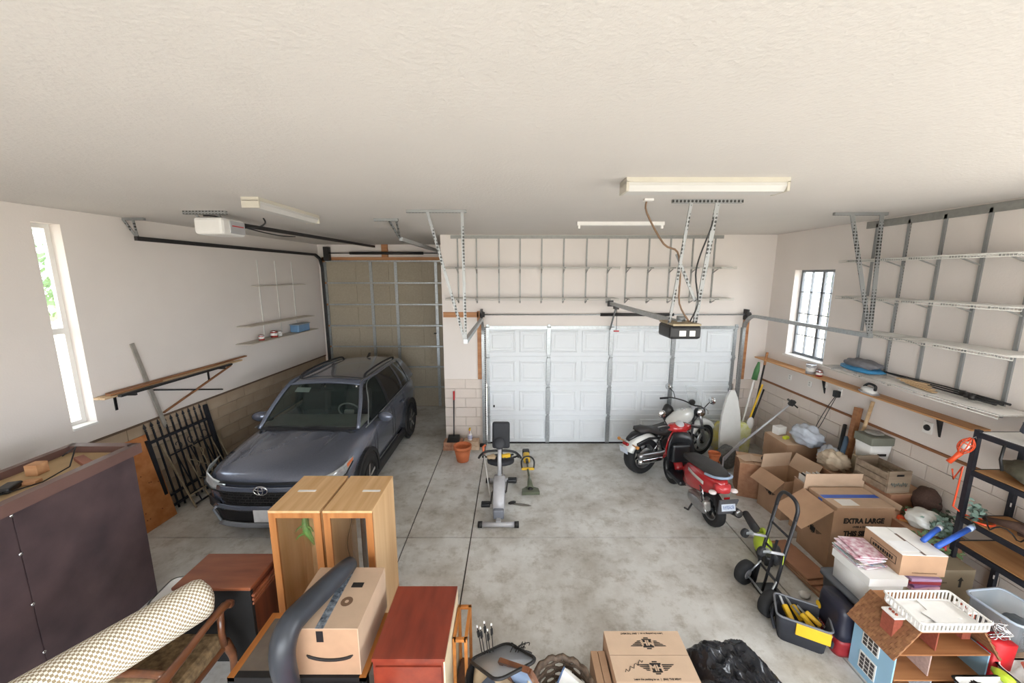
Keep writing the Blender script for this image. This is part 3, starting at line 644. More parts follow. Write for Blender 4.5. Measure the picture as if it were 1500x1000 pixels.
def fsheet(nm, ma, hw_b, hw_t, z0, z1, off, par=None, nu=16, nv=4, sol=.012):
    return obj(nm, M().sheet(lambda u, v: V(((2*u-1)*(hw_b+(hw_t-hw_b)*v), fy((2*u-1)*(hw_b+(hw_t-hw_b)*v))-off+.05*max(0, z0+(z1-z0)*v-.6), z0+(z1-z0)*v)), nu, nv), ma, par or car, solid=sol)
gl = fsheet('grille', mat('grille_black', (20,20,22), .45, var=.3, scale=60), .50, .62, .53, .715, .03)
m = M()
for k in range(5):
    z = .55+k*.036; w_ = .5+.12*(z-.53)/.185
    m.tube([V((x*w_, fy(x*w_)-.042+.05*max(0, z-.6), z)) for x in [i/8-1 for i in range(17)]], .006, 4)
obj('grille_bars', m, DARKMETAL, gl)
m = M()
for k in range(4):
    z = .568+k*.036
    for i in range(14):
        x = (i-6.5+(k % 2)*.5)*.076
        if abs(x) < .5+.1*(z-.53)/.185: m.bar((x, fy(x)-.042+.05*max(0,z-.6), z-.018), (x+.012, fy(x)-.042+.05*max(0,z-.6), z+.018), .008, .01, (0,1,0))
obj('grille_mesh', m, DARKMETAL, gl)
gb = fsheet('grille_surround', PAINT, .62, .60, .72, .785, .05); fsheet('grille_slot', TRIM, .6, .56, .80, .83, .02)
fsheet('lower_intake', mat('grille_black', (20,20,22), .45), .60, .68, .30, .465, .03)
fsheet('bumper_skid', mat('bumper_silver', (150,154,162), .4, .5), .66, .60, .235, .30, .045); fsheet('bumper_bar', PAINT, .74, .66, .465, .53, .04)
for s in (-1, 1): obj('intake_edge', M().tube([(s*.60, fy(.6)-.05, .30), (s*.72, fy(.72)-.05, .42), (s*.66, fy(.66)-.05, .475)], .018, 6), mat('bumper_silver', (150,154,162), .4, .5), car)
pl_ = obj('licence_plate', M().cb((.03, -.045, .395), (.33, .014, .165), None, .004), mat('plate', (222,222,224), .5, var=.2, scale=9), car)
em = obj('emblem', M().tube([(.085*math.cos(a), -.062, .752+.056*math.sin(a)) for a in [i*PI/12 for i in range(24)]], .008, 5, closed=True), CHROME, car)
obj('emblem_oval', M().tube([(.03*math.cos(a), -.066, .752+.05*math.sin(a)) for a in [i*PI/10 for i in range(20)]], .006, 5, closed=True).tube([(.068*math.cos(a), -.066, .776+.022*math.sin(a)) for a in [i*PI/10 for i in range(20)]], .006, 5, closed=True), CHROME, em)
obj('emblem_back', M().lathe([(0,0),(1,0),(1,.5),(0,.5)], 20, (0, -.052, .752), Matrix.Diagonal((.083,.02,.055)) @ rot(-PI/2,0,0)), mat('emblem_navy', (38,44,66), .3), em)
# windscreen, cabin
def ws(u, v, o=0): x = 2*u-1; return V((x*(.745*(1-v)+.585*v), 1.15+v*.64-.05*(1-x*x)-o*.6, 1.075+v*.535+.02*math.sin(PI*v)+o*.8))
wsh = obj('windshield', M().sheet(ws, 12, 8), CGLASS, car)
obj('sticker', M().sheet(lambda u, v: ws(.13+.2*u, .80+.12*v, -.012), 3, 2), mat('visor_pale', (186,206,196), .6), wsh)
obj('sticker', M().sheet(lambda u, v: ws(.94+.02*u, .9+.04*v, .006), 2, 2), PAPER, wsh)
obj('cowl', M().sheet(lambda u, v: ws(u, -.02+.05*v, .006), 12, 2), TRIM, wsh)
for x0, x1 in ((.08,.42), (.45,.8)): obj('wiper', M().tube([ws(x0, .03, .02), ws((x0+x1)/2, .05, .022), ws(x1, .035, .02)], .009, 5), TRIM, wsh)
obj('rear_window', M().sheet(lambda u, v: V(((2*u-1)*(.74*(1-v)+.56*v), 4.3-.33*v, 1.14+.39*v)), 6, 3), CDARK, car)
obj('dashboard', M().cb((0, 1.45, 1.06), (1.5, .5, .1), rot(.06,0,0), .04), mat('dash_grey', (120,124,118), .75, var=.2), car)
for s in (-.37, .37):
    se = obj('front_seat', M().cb((s, 2.15, 1.12), (.48, .16, .6), rot(-.15,0,0), .06), INTER, car)
    obj('headrest', M().cb((s, 2.2, 1.47), (.26, .1, .16), None, .04), INTER, se)
obj('rear_seat', M().cb((0, 3.1, 1.15), (1.3, .16, .5), None, .06), INTER, car)
obj('steering_wheel', M().tube([V((.37,1.78,1.13))+rot(-1.1,0,0) @ V((.18*math.cos(a), .18*math.sin(a), 0)) for a in [i*PI/10 for i in range(20)]], .014, 6, closed=True).cb((.37, 1.76, 1.12), (.16,.06,.08), None, .02), mat('wheel_grey', (120,122,118), .5), car)
obj('antenna_fin', M().prism([(-.09,0),(.07,0),(.09,.07),(.05,.075)], .03, frame((-.015, 3.75, 1.655), (0,1,0), (0,0,1))), TRIM, car)
obj('inner_mirror', M().cb((0, 1.84, 1.5), (.24, .03, .06), None, .02), BLACK, car)
# ================================================================ LEANING THINGS AT THE LEFT WALL
IRON = mat('wrought_iron', (46,48,56), .6, .3, .3, 25); RUST = mat('rusty_cream', (176,160,134), .7, .1, .35, 18)
tp0 = onL(201, 630, .03); base = V((xl(5.55)+.24, 5.55, 0))
def lean_thing(name, label, cat, y0, wy, foot, h, mk, group=None):     # panel in local x (along wall) / z (up), leaning on the left wall
    t = thing(name, label, cat, (xl(y0)+foot, y0, 0), RL+PI/2, group)
    a = math.asin(min(.9, (foot-.03)/h)); mk(t, rot(-a, 0, 0)); return t
def spear(m, R, x, z, s=1): 
    m.loft([[R @ V((x+q*w_, p*w_*.5, z+dz)) for q, p in ((1,0),(0,1),(-1,0),(0,-1))] for w_, dz in ((.006*s,0),(.022*s,.015),(.008*s,.028),(.026*s,.05),(.012*s,.085),(.001,.12))])
def mk_fence(t, R):
    for i in range(10):
        x = .0+i*.098
        pk = obj('picket', M().bar(R @ V((x,0,.05)), R @ V((x,0,1.27)), .018, .018), IRON, t)
        m = M(); spear(m, R, x, 1.27); obj('spear_finial', m, IRON, pk)
    for z in (.12, .28, 1.1): obj('rail', M().bar(R @ V((-.03,0,z)), R @ V((.95,0,z)), .03, .035), IRON, t)
    for x in (-.03, .98): obj('end_post', M().bar(R @ V((x,0,0)), R @ V((x,0,1.33 if x > 0 else 1.15)), .05, .05), IRON, t)
lean_thing('iron_fence_panel', 'black iron fence panel with spear finials leaning on the left wall', 'fence panel', 5.08, 1, .27, 1.36, mk_fence)
def mk_gate(t, R):
    w_, h = .86, 1.06
    for a, b in (((0,0),(0,h)), ((w_,0),(w_,h)), ((0,h),(w_,h)), ((0,.05),(w_,.05)), ((0,.2),(w_,.2))): obj('frame_bar', M().bar(R @ V((a[0],0,a[1])), R @ V((b[0],0,b[1])), .02, .02), RUST if a[1] != .05 else IRON, t)
    obj('frame_bar', M().bar(R @ V((0,0,h-.2)), R @ V((w_,0,h-.2)), .018, .018), IRON, t)
    for i in range(1, 7): obj('picket', M().bar(R @ V((i*w_/7,0,.05)), R @ V((i*w_/7,0,h-.2)), .012, .012), IRON if i % 2 else RUST, t)
    for i in range(3):
        c = V((.2+.23*i, -.012, h-.1)); obj('scroll', M().tube([R @ (c+V((math.cos(a)*(.02+.012*a)*(1 if i % 2 else -1), 0, math.sin(a)*(.02+.012*a)))) for a in [k*.45 for k in range(14)]], .006, 5), IRON, t)
    for i in range(4):
        c = V((.3+.16*(i % 2), -.012, .32+.15*i)); obj('scroll', M().tube([R @ (c+V((math.sin(a*1.1)*.06, 0, a*.05-.12))) for a in [k*.4 for k in range(14)]], .006, 5), RUST, t)
lean_thing('iron_gate_panel', 'smaller rusty gate panel with scrollwork leaning before the spear fence', 'gate panel', 5.24, 1, .45, 1.1, mk_gate)
p = onZ(252, 752); q = onZ(204, 788)
CHIP = mat('chipboard', (206,140,86), .75, 0, .2, 8, .1, (178,108,58))
def mk_ply(t, R):
    obj('sheet', M().cb(R @ V((.42,0,.62)), (.98, .018, 1.24), R), CHIP, t)
    rnd = random.Random(3)
    for i in range(26): x, z = rnd.uniform(-.02,.86), rnd.uniform(.08,1.18); obj('screw_hole', M().cb(R @ V((x,-.0095,z)), (.014,.003,.014), R, .001), mat('hole_brown', (120,70,40), .8), t)
lean_thing('plywood_sheet', 'orange plywood sheet with screw holes leaning behind the dark cabinet', 'board', 4.18, 1, .3, 1.25, mk_ply)
# lumber stored on wall brackets
LUM = wood('lumber_pale', (214,186,150), (182,150,112), .6, 1, 8); LUMB = wood('lumber_brown', (164,116,78), (128,84,54), .6, 1, 8)
WG = 'lengths of lumber on the wall brackets'
aL, bL = onL(142, 591, .18), onL(352, 523, .18); zz = (aL.z+bL.z)/2
br = thing('lumber_bracket', 'black steel wall brackets under the lumber', 'bracket', (xl(aL.y), aL.y, zz-.05))
for y in (aL.y+.35, bL.y-.5):
    obj('arm', M().bar((xl(y)+.005, y, zz-.045), (xl(y)+.3, y, zz-.035), .025, .025), BLACK, br, world=True)
    obj('plate', M().bar((xl(y)+.008, y, zz-.25), (xl(y)+.008, y, zz+.0), .03, .012, (1,0,0)), BLACK, br, world=True)
obj('rod', M().rod(onL(222, 571, .03), onL(326, 570, .03), .012), BLACK, br, world=True)
for i, (off, dz, u0, u1, w_, th, ma, lab) in enumerate(((.06, 0, 142, 340, .07, .025, LUM, 'pale board lying against the wall on the lumber brackets'), (.14, 0, 150, 352, .07, .022, LUM, 'long pale board lying on the outer part of the lumber brackets'), (.22, 0, 175, 338, .05, .03, DARKMETAL, 'dark metal length lying at the front of the lumber brackets'),
        (.07, .028, 158, 360, .045, .02, LUMB, 'long brown batten on top of the pale boards'), (.13, .026, 160, 236, .06, .02, LUMB, 'short brown batten on top of the pale boards'))):
    y0, y1 = onL(u0, 590-(u0-142)*.32, off).y, onL(u1, 590-(u1-142)*.32, off).y
    tag(obj('lumber_board', M().bar((xl(y0)+off, y0, zz-.02+dz), (xl(y1)+off, y1, zz-.02+dz), w_, th), ma), lab, 'board', WG)
tag(obj('angled_stick', M().bar(onL(240, 604, .03), onL(338, 535, .03), .03, .02), LUMB), 'thin brown stick slanting across the wall under the lumber', 'stick')
tag(obj('metal_strip', M().bar(onL(243, 625, .05), onL(193, 503, .02), .055, .015), mat('old_galv', (186,180,172), .5, .4, .3, 8)), 'tall weathered strip leaning upright behind the lumber', 'strip')
# ================================================================ FURNITURE IN THE LEFT FOREGROUND
DARKB = mat('dark_fibreboard', (90,72,74), .45, 0, .3, 3, .06, (62,50,54), bscale=60)
RIM = mat('cabinet_moulding', (112,84,78), .45, var=.2, scale=4)
dc = thing('dark_cabinet', 'large dark brown fibreboard cabinet with cluttered recessed top by the left wall', 'cabinet', (-4.17, 2.7, 0))
cx0, cx1, cy0, cy1, ch = -.31, .31, -1.1, .97, 1.64
obj('carcass', M().box((cx0, cy0, 0), (cx1, cy1, ch)), DARKB, dc)
obj('back_sheet', M().box((cx1, cy0, .02), (cx1+.008, -.006, ch-.03)).box((cx1, .004, .02), (cx1+.008, cy1-.005, ch-.03)), DARKB, dc)
for a, b in (((cx1-.03, cy0), (cx1+.05, cy1+.05)), ((cx0-.03, cy0), (cx0+.03, cy1+.05)), ((cx0, cy1-.03), (cx1, cy1+.05))):
    obj('top_moulding', M().box((a[0], a[1], ch-.03), (b[0], b[1], ch+.07)), RIM, dc)
obj('top_panel', M().box((cx0+.03, cy0, ch), (cx1-.03, cy1-.03, ch+.004)), mat('tan_panel', (196,168,128), .8, var=.2, scale=3), dc)
for z in (.35, .8, 1.25, 1.58): obj('screw', M().lathe([(0,.004),(.012,.003),(.014,0)], 10, (cx1+.008, 0, z), rot(0, PI/2, 0)), CHROME, dc)
zt_ = ch+.005
for i, (pts) in enumerate(([(-.2,-1,0),(-.1,-.6,.01),(.1,-.3,.01),(.0,.0,.02),(.15,.35,.01),(.1,.6,.02),(-.05,.8,.12),(-.15,.7,.02)], [(.1,-.9,.01),(.2,-.5,.01),(.18,-.1,.01),(.22,.25,.01)], [(-.2,-.3,.01),(-.15,-.1,.1),(-.1,.1,.12),(.05,.2,.02),(.0,-.1,.01),(-.1,-.2,.01)])):
    dense = []
    for k in range(len(pts)-1):
        for f in (0, .33, .66): dense.append(V(pts[k]).lerp(V(pts[k+1]), f)+V((-4.17, 2.7, zt_+.006)))
    tag(obj('loose_cable', M().tube(dense, .006, 5), BLACK), ['long black cable snaking over the dark cabinet top', 'straight black cable along the front of the dark cabinet top', 'looped black cable in the middle of the dark cabinet top'][i], 'cable')
for i, (x, y, a, d, lab) in enumerate(((-.12,.0,.5,(.14,.1,.09),'tan wood block left of the cables on the dark cabinet'), (.05,.35,.3,(.11,.07,.03),'flat pale wood offcut among cables on the dark cabinet'), (-.1,.52,.1,(.1,.1,.1),'cube-like wood block at the back of the dark cabinet top'), (.1,.72,-.5,(.3,.07,.035),'long reddish wood offcut near the far end of the dark cabinet'))):
    tag(obj('wood_block', M().cb((-4.17+x, 2.7+y, zt_+d[2]/2), d, rz(a), .004), wood('offcut%d' % i, (206,160,118) if i != 3 else (160,104,84), (176,126,86) if i != 3 else (130,80,64), .7, 0)), lab, 'wood block')
tag(obj('charger_plug', M().cb((-4.17+.0, 2.7+.24, zt_+.025), (.1,.16,.05), rz(.4), .015), BLACK), 'small black charger among cables on the dark cabinet', 'charger')
# white tub on the floor
t = thing('plastic_tub', 'white plastic tub on the floor behind the dark cabinet', 'tub', (-3.42, 3.55, 0), .1)
def rrect(w_, d_, r, z, n=3):
    out = []
    for sx, sy, a0 in ((1,1,0), (-1,1,PI/2), (-1,-1,PI), (1,-1,1.5*PI)):
        for k in range(n+1): a = a0+k*PI/2/n; out.append(V((sx*(w_/2-r)+r*math.cos(a), sy*(d_/2-r)+r*math.sin(a), z)))
    return out
def tub(w_, d_, h, th=.012, taper=.85, r=.06): return M().loft([rrect(w_*taper,d_*taper,r,0), rrect(w_,d_,r,h), rrect(w_+.03,d_+.03,r,h), rrect(w_+.03,d_+.03,r,h-.015), rrect(w_,d_,r,h-.015)][:3]+[rrect(w_-th,d_-th,r,h), rrect(w_*taper-th,d_*taper-th,r,.012)], True)
obj('body', tub(.5, .36, .16), WHITE, t)
# brown-topped chest
CHT = wood('chest_top', (156,92,62), (116,60,42), .35, 0, 3, .2, .3); BLKB = mat('black_board', (24,22,22), .85, var=.2)
t = thing('chest', 'low chest with reddish brown top and black back by the pine cabinets', 'chest', (-2.6, 3.12, 0))
obj('back_panel', M().box((-.33,-.2,0), (.33,-.17,.73)), BLKB, t); obj('body', M().box((-.32,-.17,0), (.32,.19,.72)), wood('chest_side', (128,70,46), (96,50,34), .4, 2), t)
obj('top', M().cb((0,0,.74), (.68,.42,.03), None, .006), CHT, t)
for k in range(3): obj('side_moulding', M().cb((.34-.004*k, 0, .66-.04*k), (.03-.006*k, .38, .025), None, .006), CHT, t)
for x in (-.28, .28): obj('foot', M().cb((x, .12, .0+.03), (.06, .06, .06)), BLKB, t)
# low table with inlaid top
OAK = wood('honey_oak', (196,128,62), (164,98,42), .4, 1)
t = thing('low_table', 'low dark table with grey inlaid top in an orange wood frame', 'table', (-1.56, 2.6, 0))
hx, hy, h = .5, .27, .55
obj('inlay', M().box((-hx+.05, -hy+.05, h-.03), (hx-.05, hy-.05, h-.004)), mat('grey_inlay', (112,102,92), .5, var=.2, scale=12), t)
for a, b in (((-hx,-hy),(-hx+.05,hy)), ((hx-.05,-hy),(hx,hy)), ((-hx+.05,hy-.05),(hx-.05,hy))): obj('top_rail', M().box((a[0],a[1],h-.035), (b[0],b[1],h)), OAK, t)
obj('apron', M().box((-hx,-hy,h-.16), (hx,-hy+.05,h-.002)), BLKB, t); obj('apron', M().box((-hx+.02,hy-.06,h-.16), (hx-.02,hy-.03,h-.035)), BLKB, t)
for sx in (-1, 1):
    for sy in (-1, 1): obj('leg', M().bar((sx*(hx-.04), sy*(hy-.04), 0), (sx*(hx-.04), sy*(hy-.04), h-.03), .05, .05), BLKB, t)
# tape roll
t = thing('tape_rolls', 'stack of yellow tape rolls on the low table beside the carton', 'tape', (-1.77, 2.5, .55))
for k in range(3): obj('roll', M().lathe([(.035,.002),(.06,.0),(.06,.024),(.035,.024),(.035,.002)], 18, (0,0,k*.025)), mat('tape%d' % (k % 2), (226,196,96) if k % 2 == 0 else (214,214,206), .3), t)
# pine display cabinets
PINE2 = wood('pine_side', (230,194,148), (210,166,116), .5, 2, 4); FR = wood('pine_frame', (196,134,78), (166,104,56), .45, 2)
LAB = ['pine display case with pine back and green toy lizard inside', 'pine display case with clear back standing beside its twin']
for k, x in enumerate((-1.96, -1.482)):
    t = thing('display_case', LAB[k], 'display case', (x, 3.445, 0), 0, 'pine display cases'); w_, d_, h = .462 if k == 0 else .44, .61, 1.33
    obj('top', M().box((-w_/2,-d_/2,h-.022), (w_/2,d_/2,h)), wood('pine_top', (230,192,144), (206,160,108), .45, 1), t)
    obj('base', M().box((-w_/2,-d_/2,0), (w_/2,d_/2,.06)), FR, t)
    for s in (-1, 1):
        obj('side_panel', M().box((s*w_/2-(.018 if s > 0 else 0), -d_/2+.02, .06), (s*w_/2+(0 if s > 0 else .018), d_/2, h-.022)), PINE2, t)
        obj('front_stile', M().box((s*w_/2-(.06 if s > 0 else 0), -d_/2-.002, .06), (s*w_/2+(0 if s > 0 else .06), -d_/2+.02, h-.022)), FR, t)
    obj('front_rail', M().box((-w_/2+.06,-d_/2-.002,h-.07), (w_/2-.06,-d_/2+.02,h-.022)), FR, t)
    obj('front_rail', M().box((-w_/2+.06,-d_/2-.002,.06), (w_/2-.06,-d_/2+.02,.12)), FR, t)
    obj('pane', M().box((-w_/2+.06,-d_/2+.006,.12), (w_/2-.06,-d_/2+.01,h-.07)), GLASS, t)
    if k == 0: obj('back_panel', M().box((-w_/2+.018,d_/2-.02,.06), (w_/2-.018,d_/2,h-.022)), PINE2, t)
    else:
        for x2 in (-.12, .08): obj('back_stile', M().box((x2-.025,d_/2-.025,.06), (x2+.025,d_/2,h-.022)), wood('walnut', (110,70,46), (84,50,34), .5, 2), t)
        obj('hang_wire', M().tube([(-.1,-.1,h-.03),(-.08,-.05,1.1),(-.12,-.1,.85),(-.09,-.08,.6)], .003, 4), BLACK, t)
    obj('shelf_strip', M().box((w_/2-.06,.1,.06), (w_/2-.03,.13,h-.03)), wood('walnut', (110,70,46), (84,50,34), .5, 2), t)
    obj('masking_strip', M().cb((-.05 if k == 0 else .1, .02, h+.001), (.17,.03,.003)), PAPER, t)
t = thing('toy_lizard', 'green toy lizard hanging inside the pine display case', 'toy', (-1.96, 3.3, 1.0))
GRN = mat('lizard_green', (110,170,80), .5, 0, .3, 8, 0, (96,92,52))
obj('body', M().tube([(0,.02,.2),(0,0,.12),(.01,-.01,.04),(.05,-.02,-.04),(.07,-.01,-.12)], [.012,.03,.034,.02,.006], 8), GRN, t)
for s, z in ((-1,.08),(1,.08),(-1,0),(1,0)): obj('limb', M().tube([(0,0,z),(s*.06,-.02,z-.02),(s*.08,-.03,z-.05)], [.012,.009,.006], 5), GRN, t)
# printed carton on the low table
def carton(name, label, loc, d, a=0, ma=CARD, ma_top=None, ma_side=None, seam=True, group=None, tape=None, cat='box', ax=1):
    t = thing(name, label, cat, loc, a, group); w_, l_, h = d; th = .006
    for s in (-1, 1):
        obj('side', M().box((s*w_/2-(th if s > 0 else 0), -l_/2, 0), (s*w_/2+(0 if s > 0 else th), l_/2, h)), ma_side if (ma_side and s > 0) else ma, t)
        obj('end', M().box((-w_/2+th, s*l_/2-(th if s > 0 else 0), 0), (w_/2-th, s*l_/2+(0 if s > 0 else th), h)), ma, t)
    obj('bottom', M().box((-w_/2+th,-l_/2+th,0), (w_/2-th,l_/2-th,th)), ma, t)
    if seam:
        for s in (-1, 1):
            g = .0025
            if ax == 1: obj('flap', M().box((min(s*g, s*w_/2), -l_/2, h), (max(s*g, s*w_/2), l_/2, h+th)), ma_top or ma, t)
            else: obj('flap', M().box((-w_/2, min(s*g, s*l_/2), h), (w_/2, max(s*g, s*l_/2), h+th)), ma_top or ma, t)
        if tape: obj('tape', M().box((-.03,-l_/2-.001,h+th), (.03,l_/2+.001,h+th+.001)) if ax == 1 else M().box((-w_/2-.001,-.03,h+th), (w_/2+.001,.03,h+th+.001)), tape, t)
    return t
TAPE = mat('black_print_tape', (52,60,72), .35, 0, .5, 40, 0, (150,160,170))
bx = carton('cardboard_box', 'taped brown carton on the low table with a curved arrow print', (-1.375, 2.64, .552), (.55, .58, .38), 0, CARD, CARD2, CARD2, True, None, TAPE)
obj('smile_print', M().tube([(.06+.17*math.cos(a)*1.1, -.2915, .2-.12*math.sin(a)*.6) for a in [PI*(.15+.7*i/12) for i in range(13)]], [.004]+[.012]*11+[.004], 5), INK, bx)
obj('recycle_print', M().cb((.12, .1, .3875), (.09,.05,.001)), INK, bx); obj('recycle_print', M().lathe([(.015,.0),(.045,0)], 14, (.1, -.06, .3875)), mat('faint_print', (120,92,70), .8), bx)
obj('barcode_label', M().cb((-.0, -.2912, .32), (.05,.001,.09)), BLACK, bx)
# grey foam sleeve draped over it
pts = [(-1.375,2.9,1.0),(-1.40,2.78,1.02),(-1.46,2.6,1.02),(-1.52,2.42,1.02),(-1.55,2.31,1.01),(-1.56,2.235,.94),(-1.56,2.21,.82),(-1.55,2.215,.68),(-1.53,2.22,.56)]
tag(obj('foam_sleeve', M().tube(pts, [.06,.075,.08,.082,.085,.085,.08,.075,.06], 14), mat('foam_black', (58,62,70), .38, 0, .35, 7)), 'long shiny grey-black foam sleeve draped over the taped carton', 'foam sleeve')
# red-brown cabinet
RBT = wood('cherry_top', (146,64,44), (112,44,32), .3, 1, 3, .25, .3)
t = thing('cherry_cabinet', 'reddish cherry veneer cabinet with pale unfinished side', 'cabinet', (-.735, 2.6, 0))
obj('body', M().box((-.25,-.31,0), (.245,.31,.74)), RBT, t); obj('top', M().box((-.255,-.32,.74), (.255,.32,.765)), RBT, t)
obj('side_panel', M().box((.245,-.315,0), (.256,.318,.739)), mat('unfinished_ply', (226,208,176), .7, var=.1), t)
obj('drawer_front', M().box((-.23,-.322,.4), (.23,-.31,.7)), RBT, t); obj('drawer_front', M().box((-.23,-.322,.06), (.23,-.31,.37)), RBT, t)
# small glazed case behind it
t = thing('glass_case', 'small orange wood glass case beside the cherry cabinet', 'display case', (-.415, 2.72, 0)); w_, d_, h = .09, .3, .62
for sx in (-1, 1):
    for sy in (-1, 1): obj('post', M().box((sx*w_/2-.012, sy*d_/2-.012, 0), (sx*w_/2+.012, sy*d_/2+.012, h)), OAK, t)
    obj('top_rail', M().box((sx*w_/2-.012,-d_/2,h-.025), (sx*w_/2+.012,d_/2,h)), OAK, t)
for sy in (-1, 1): obj('top_rail', M().box((-w_/2,sy*d_/2-.012,h-.025), (w_/2,sy*d_/2+.012,h)), OAK, t)
obj('base', M().box((-w_/2,-d_/2,0), (w_/2,d_/2,.1)), wood('walnut', (110,70,46), (84,50,34), .5, 2), t); obj('pane', M().box((w_/2-.004,-d_/2+.012,.1), (w_/2,d_/2-.012,h-.025)), GLASS, t)
# red lid
t = thing('red_tote', 'red plastic tote in front of the low table', 'tote', (-1.22, 2.02, 0))
obj('body', tub(.6, .36, .5), mat('tote_red', (196,32,52), .4), t); obj('lid', M().cb((0,0,.515), (.66,.42,.03), None, .01), mat('tote_red', (196,32,52), .4), t)
# antique armchair and rolled mat
MAHO = wood('mahogany', (128,80,50), (88,50,32), .3, 1, 4, .2, .4); BROC = mat('brocade', (150,126,92), .85, 0, .3, 28, .1, (92,74,52))
t = thing('armchair', 'antique wooden armchair with carved arms and tan brocade upholstery', 'chair', (-2.64, 2.42, 0))
for s in (-1, 1):
    arm = obj('arm', M().tube([(s*.28,.38,.70),(s*.285,.32,.745),(s*.28,.15,.74),(s*.275,-.05,.71),(s*.27,-.25,.69),(s*.27,-.5,.66)], [.022,.034,.026,.03,.036,.03], 8), MAHO, t)
    obj('arm_scroll', M().lathe([(0,-.03),(.03,-.028),(.034,0),(.03,.028),(0,.03)], 12, (s*.282,.37,.715), rot(0,PI/2,0)), MAHO, arm)
    obj('arm_post', M().tube([(s*.27,.28,.42),(s*.29,.25,.55),(s*.285,.27,.73)], [.03,.024,.026], 8), MAHO, t)
    obj('leg', M().tube([(s*.26,.3,.42),(s*.29,.33,.25),(s*.26,.34,.05),(s*.27,.35,0)], [.04,.03,.02,.026], 8), MAHO, t)
    obj('leg', M().tube([(s*.24,-.3,.42),(s*.24,-.36,.2),(s*.25,-.4,0)], [.035,.026,.02], 8), MAHO, t)
    obj('back_post', M().tube([(s*.25,-.2,.42),(s*.26,-.2,.6),(s*.25,-.2,.7)], [.032,.03,.026], 8), MAHO, t)
obj('seat', M().cb((0,0,.45), (.54,.62,.13), None, .045), BROC, t); obj('seat_rail', M().cb((0,0,.385), (.56,.64,.05), None, .015), MAHO, t)
obj('backrest', M().cb((0,-.2,.57), (.46,.09,.26), None, .04), BROC, t)
obj('top_rail', M().tube([(-.25,-.2,.7),(-.12,-.2,.715),(0,-.2,.72),(.12,-.2,.715),(.25,-.2,.7)], .026, 8), MAHO, t)
def checker():
    m = bpy.data.materials.new('woven_check'); m.use_nodes = True; n = m.node_tree.nodes; L = m.node_tree.links; b = n['Principled BSDF']
    tc = n.new('ShaderNodeTexCoord'); c = n.new('ShaderNodeTexChecker'); c.inputs['Scale'].default_value = 1
    mp = n.new('ShaderNodeMapping'); mp.inputs['Scale'].default_value = (52, 70, 1)
    c.inputs[1].default_value = (*lin((246,242,230)),1); c.inputs[2].default_value = (*lin((160,142,112)),1)
    L.new(tc.outputs['UV'], mp.inputs[0]); L.new(mp.outputs[0], c.inputs[0]); L.new(c.outputs[0], b.inputs['Base Color']); b.inputs['Roughness'].default_value = .85; return m
A, B = V((-2.42,2.70,.90)), V((-2.90,1.80,.93)); n_ = 28; k_ = 24
rm = M().tube([A+(B-A)*(i/n_) for i in range(n_+1)], [.07]+[.14]+[.155]*(n_-2)+[.15], k_)
ro = obj('rolled_mat', rm, checker()); tag(ro, 'rolled woven mat in cream check lying across the antique armchair', 'rolled mat')
uv = ro.data.uv_layers.new(name='UVMap')
for p in ro.data.polygons:
    for li in p.loop_indices:
        vi = ro.data.loops[li].vertex_index; i, k = divmod(vi, k_); uv.data[li].uv = (k/k_ if not (k == 0 and any(ro.data.loops[q].vertex_index % k_ == k_-1 for q in p.loop_indices)) else 1.0, i/n_)
# ================================================================ CENTRE FOREGROUND
t = thing('round_tub', 'black rimmed round tub holding tan cloth, arrows and a tray', 'tub', (-.13, 2.42, 0)); t.scale = (.84,.84,1)
obj('body', M().lathe([(0,.01),(.22,.01),(.26,.42),(.275,.42),(.275,.44),(.25,.44),(.24,.4),(0,.36)], 26), BLACK, t)
tag(obj('tan_cloth', M().sheet(lambda u, v: V((-.13-.17+.3*u, 2.42-.17+.3*v, .40+.03*math.sin(u*9)*math.cos(v*7)+.06*(1-(2*u-1)**2)*(1-(2*v-1)**2))), 14, 14), mat('tan_fabric', (196,172,140), .9, var=.12), None, solid=.008), 'crumpled tan cloth in the black round tub', 'cloth')
t = thing('metal_tray', 'rounded steel tray with black rim leaning in the black tub', 'tray', (-.08, 2.44, .44)); R = rot(-.5, .1, .55)
def xf(m, R, c=(0,0,0)): m.v = [tuple(R @ V(p)+V(c)) for p in m.v]; return m
obj('plate', xf(M().loft([rrect(.34,.46,.07,0,4), rrect(.34,.46,.07,.006,4)], True), R, (0,0,.12)), mat('tray_steel', (196,202,212), .3, .3, .2, 4), t)
obj('rim', xf(M().tube(rrect(.345,.465,.07,.008,4), .012, 6, closed=True), R, (0,0,.12)), BLACK, t)
for i in range(5):
    b = V((-.2+.015*i, 2.5, .3)); tp = V((-.29+.028*i, 2.68-.03*(i % 2), .60+.02*(i % 3)))
    t = thing('arrow', 'thin black arrow with white nock standing in the black tub', 'arrow', b, 0, 'arrows in the black tub')
    obj('shaft', M().rod((0,0,0), tp-b, .004), BLACK, t)
    d = (tp-b).normalized(); obj('nock', M().rod(tp-b, tp-b+d*.018, .007), WHITE, t)
    e = d.orthogonal().normalized(); obj('fletching', M().quad((tp-b)-d*.07, (tp-b)-d*.06+e*.014, (tp-b)-d*.02+e*.014, (tp-b)-d*.015).quad((tp-b)-d*.07, (tp-b)-d*.06-e*.014, (tp-b)-d*.02-e*.014, (tp-b)-d*.015), RUBBER, t)
t = thing('picture_frame', 'dark wooden picture frame standing in the black tub', 'picture frame', (.06, 2.36, .36)); R = rot(.35, -.2, -.5)
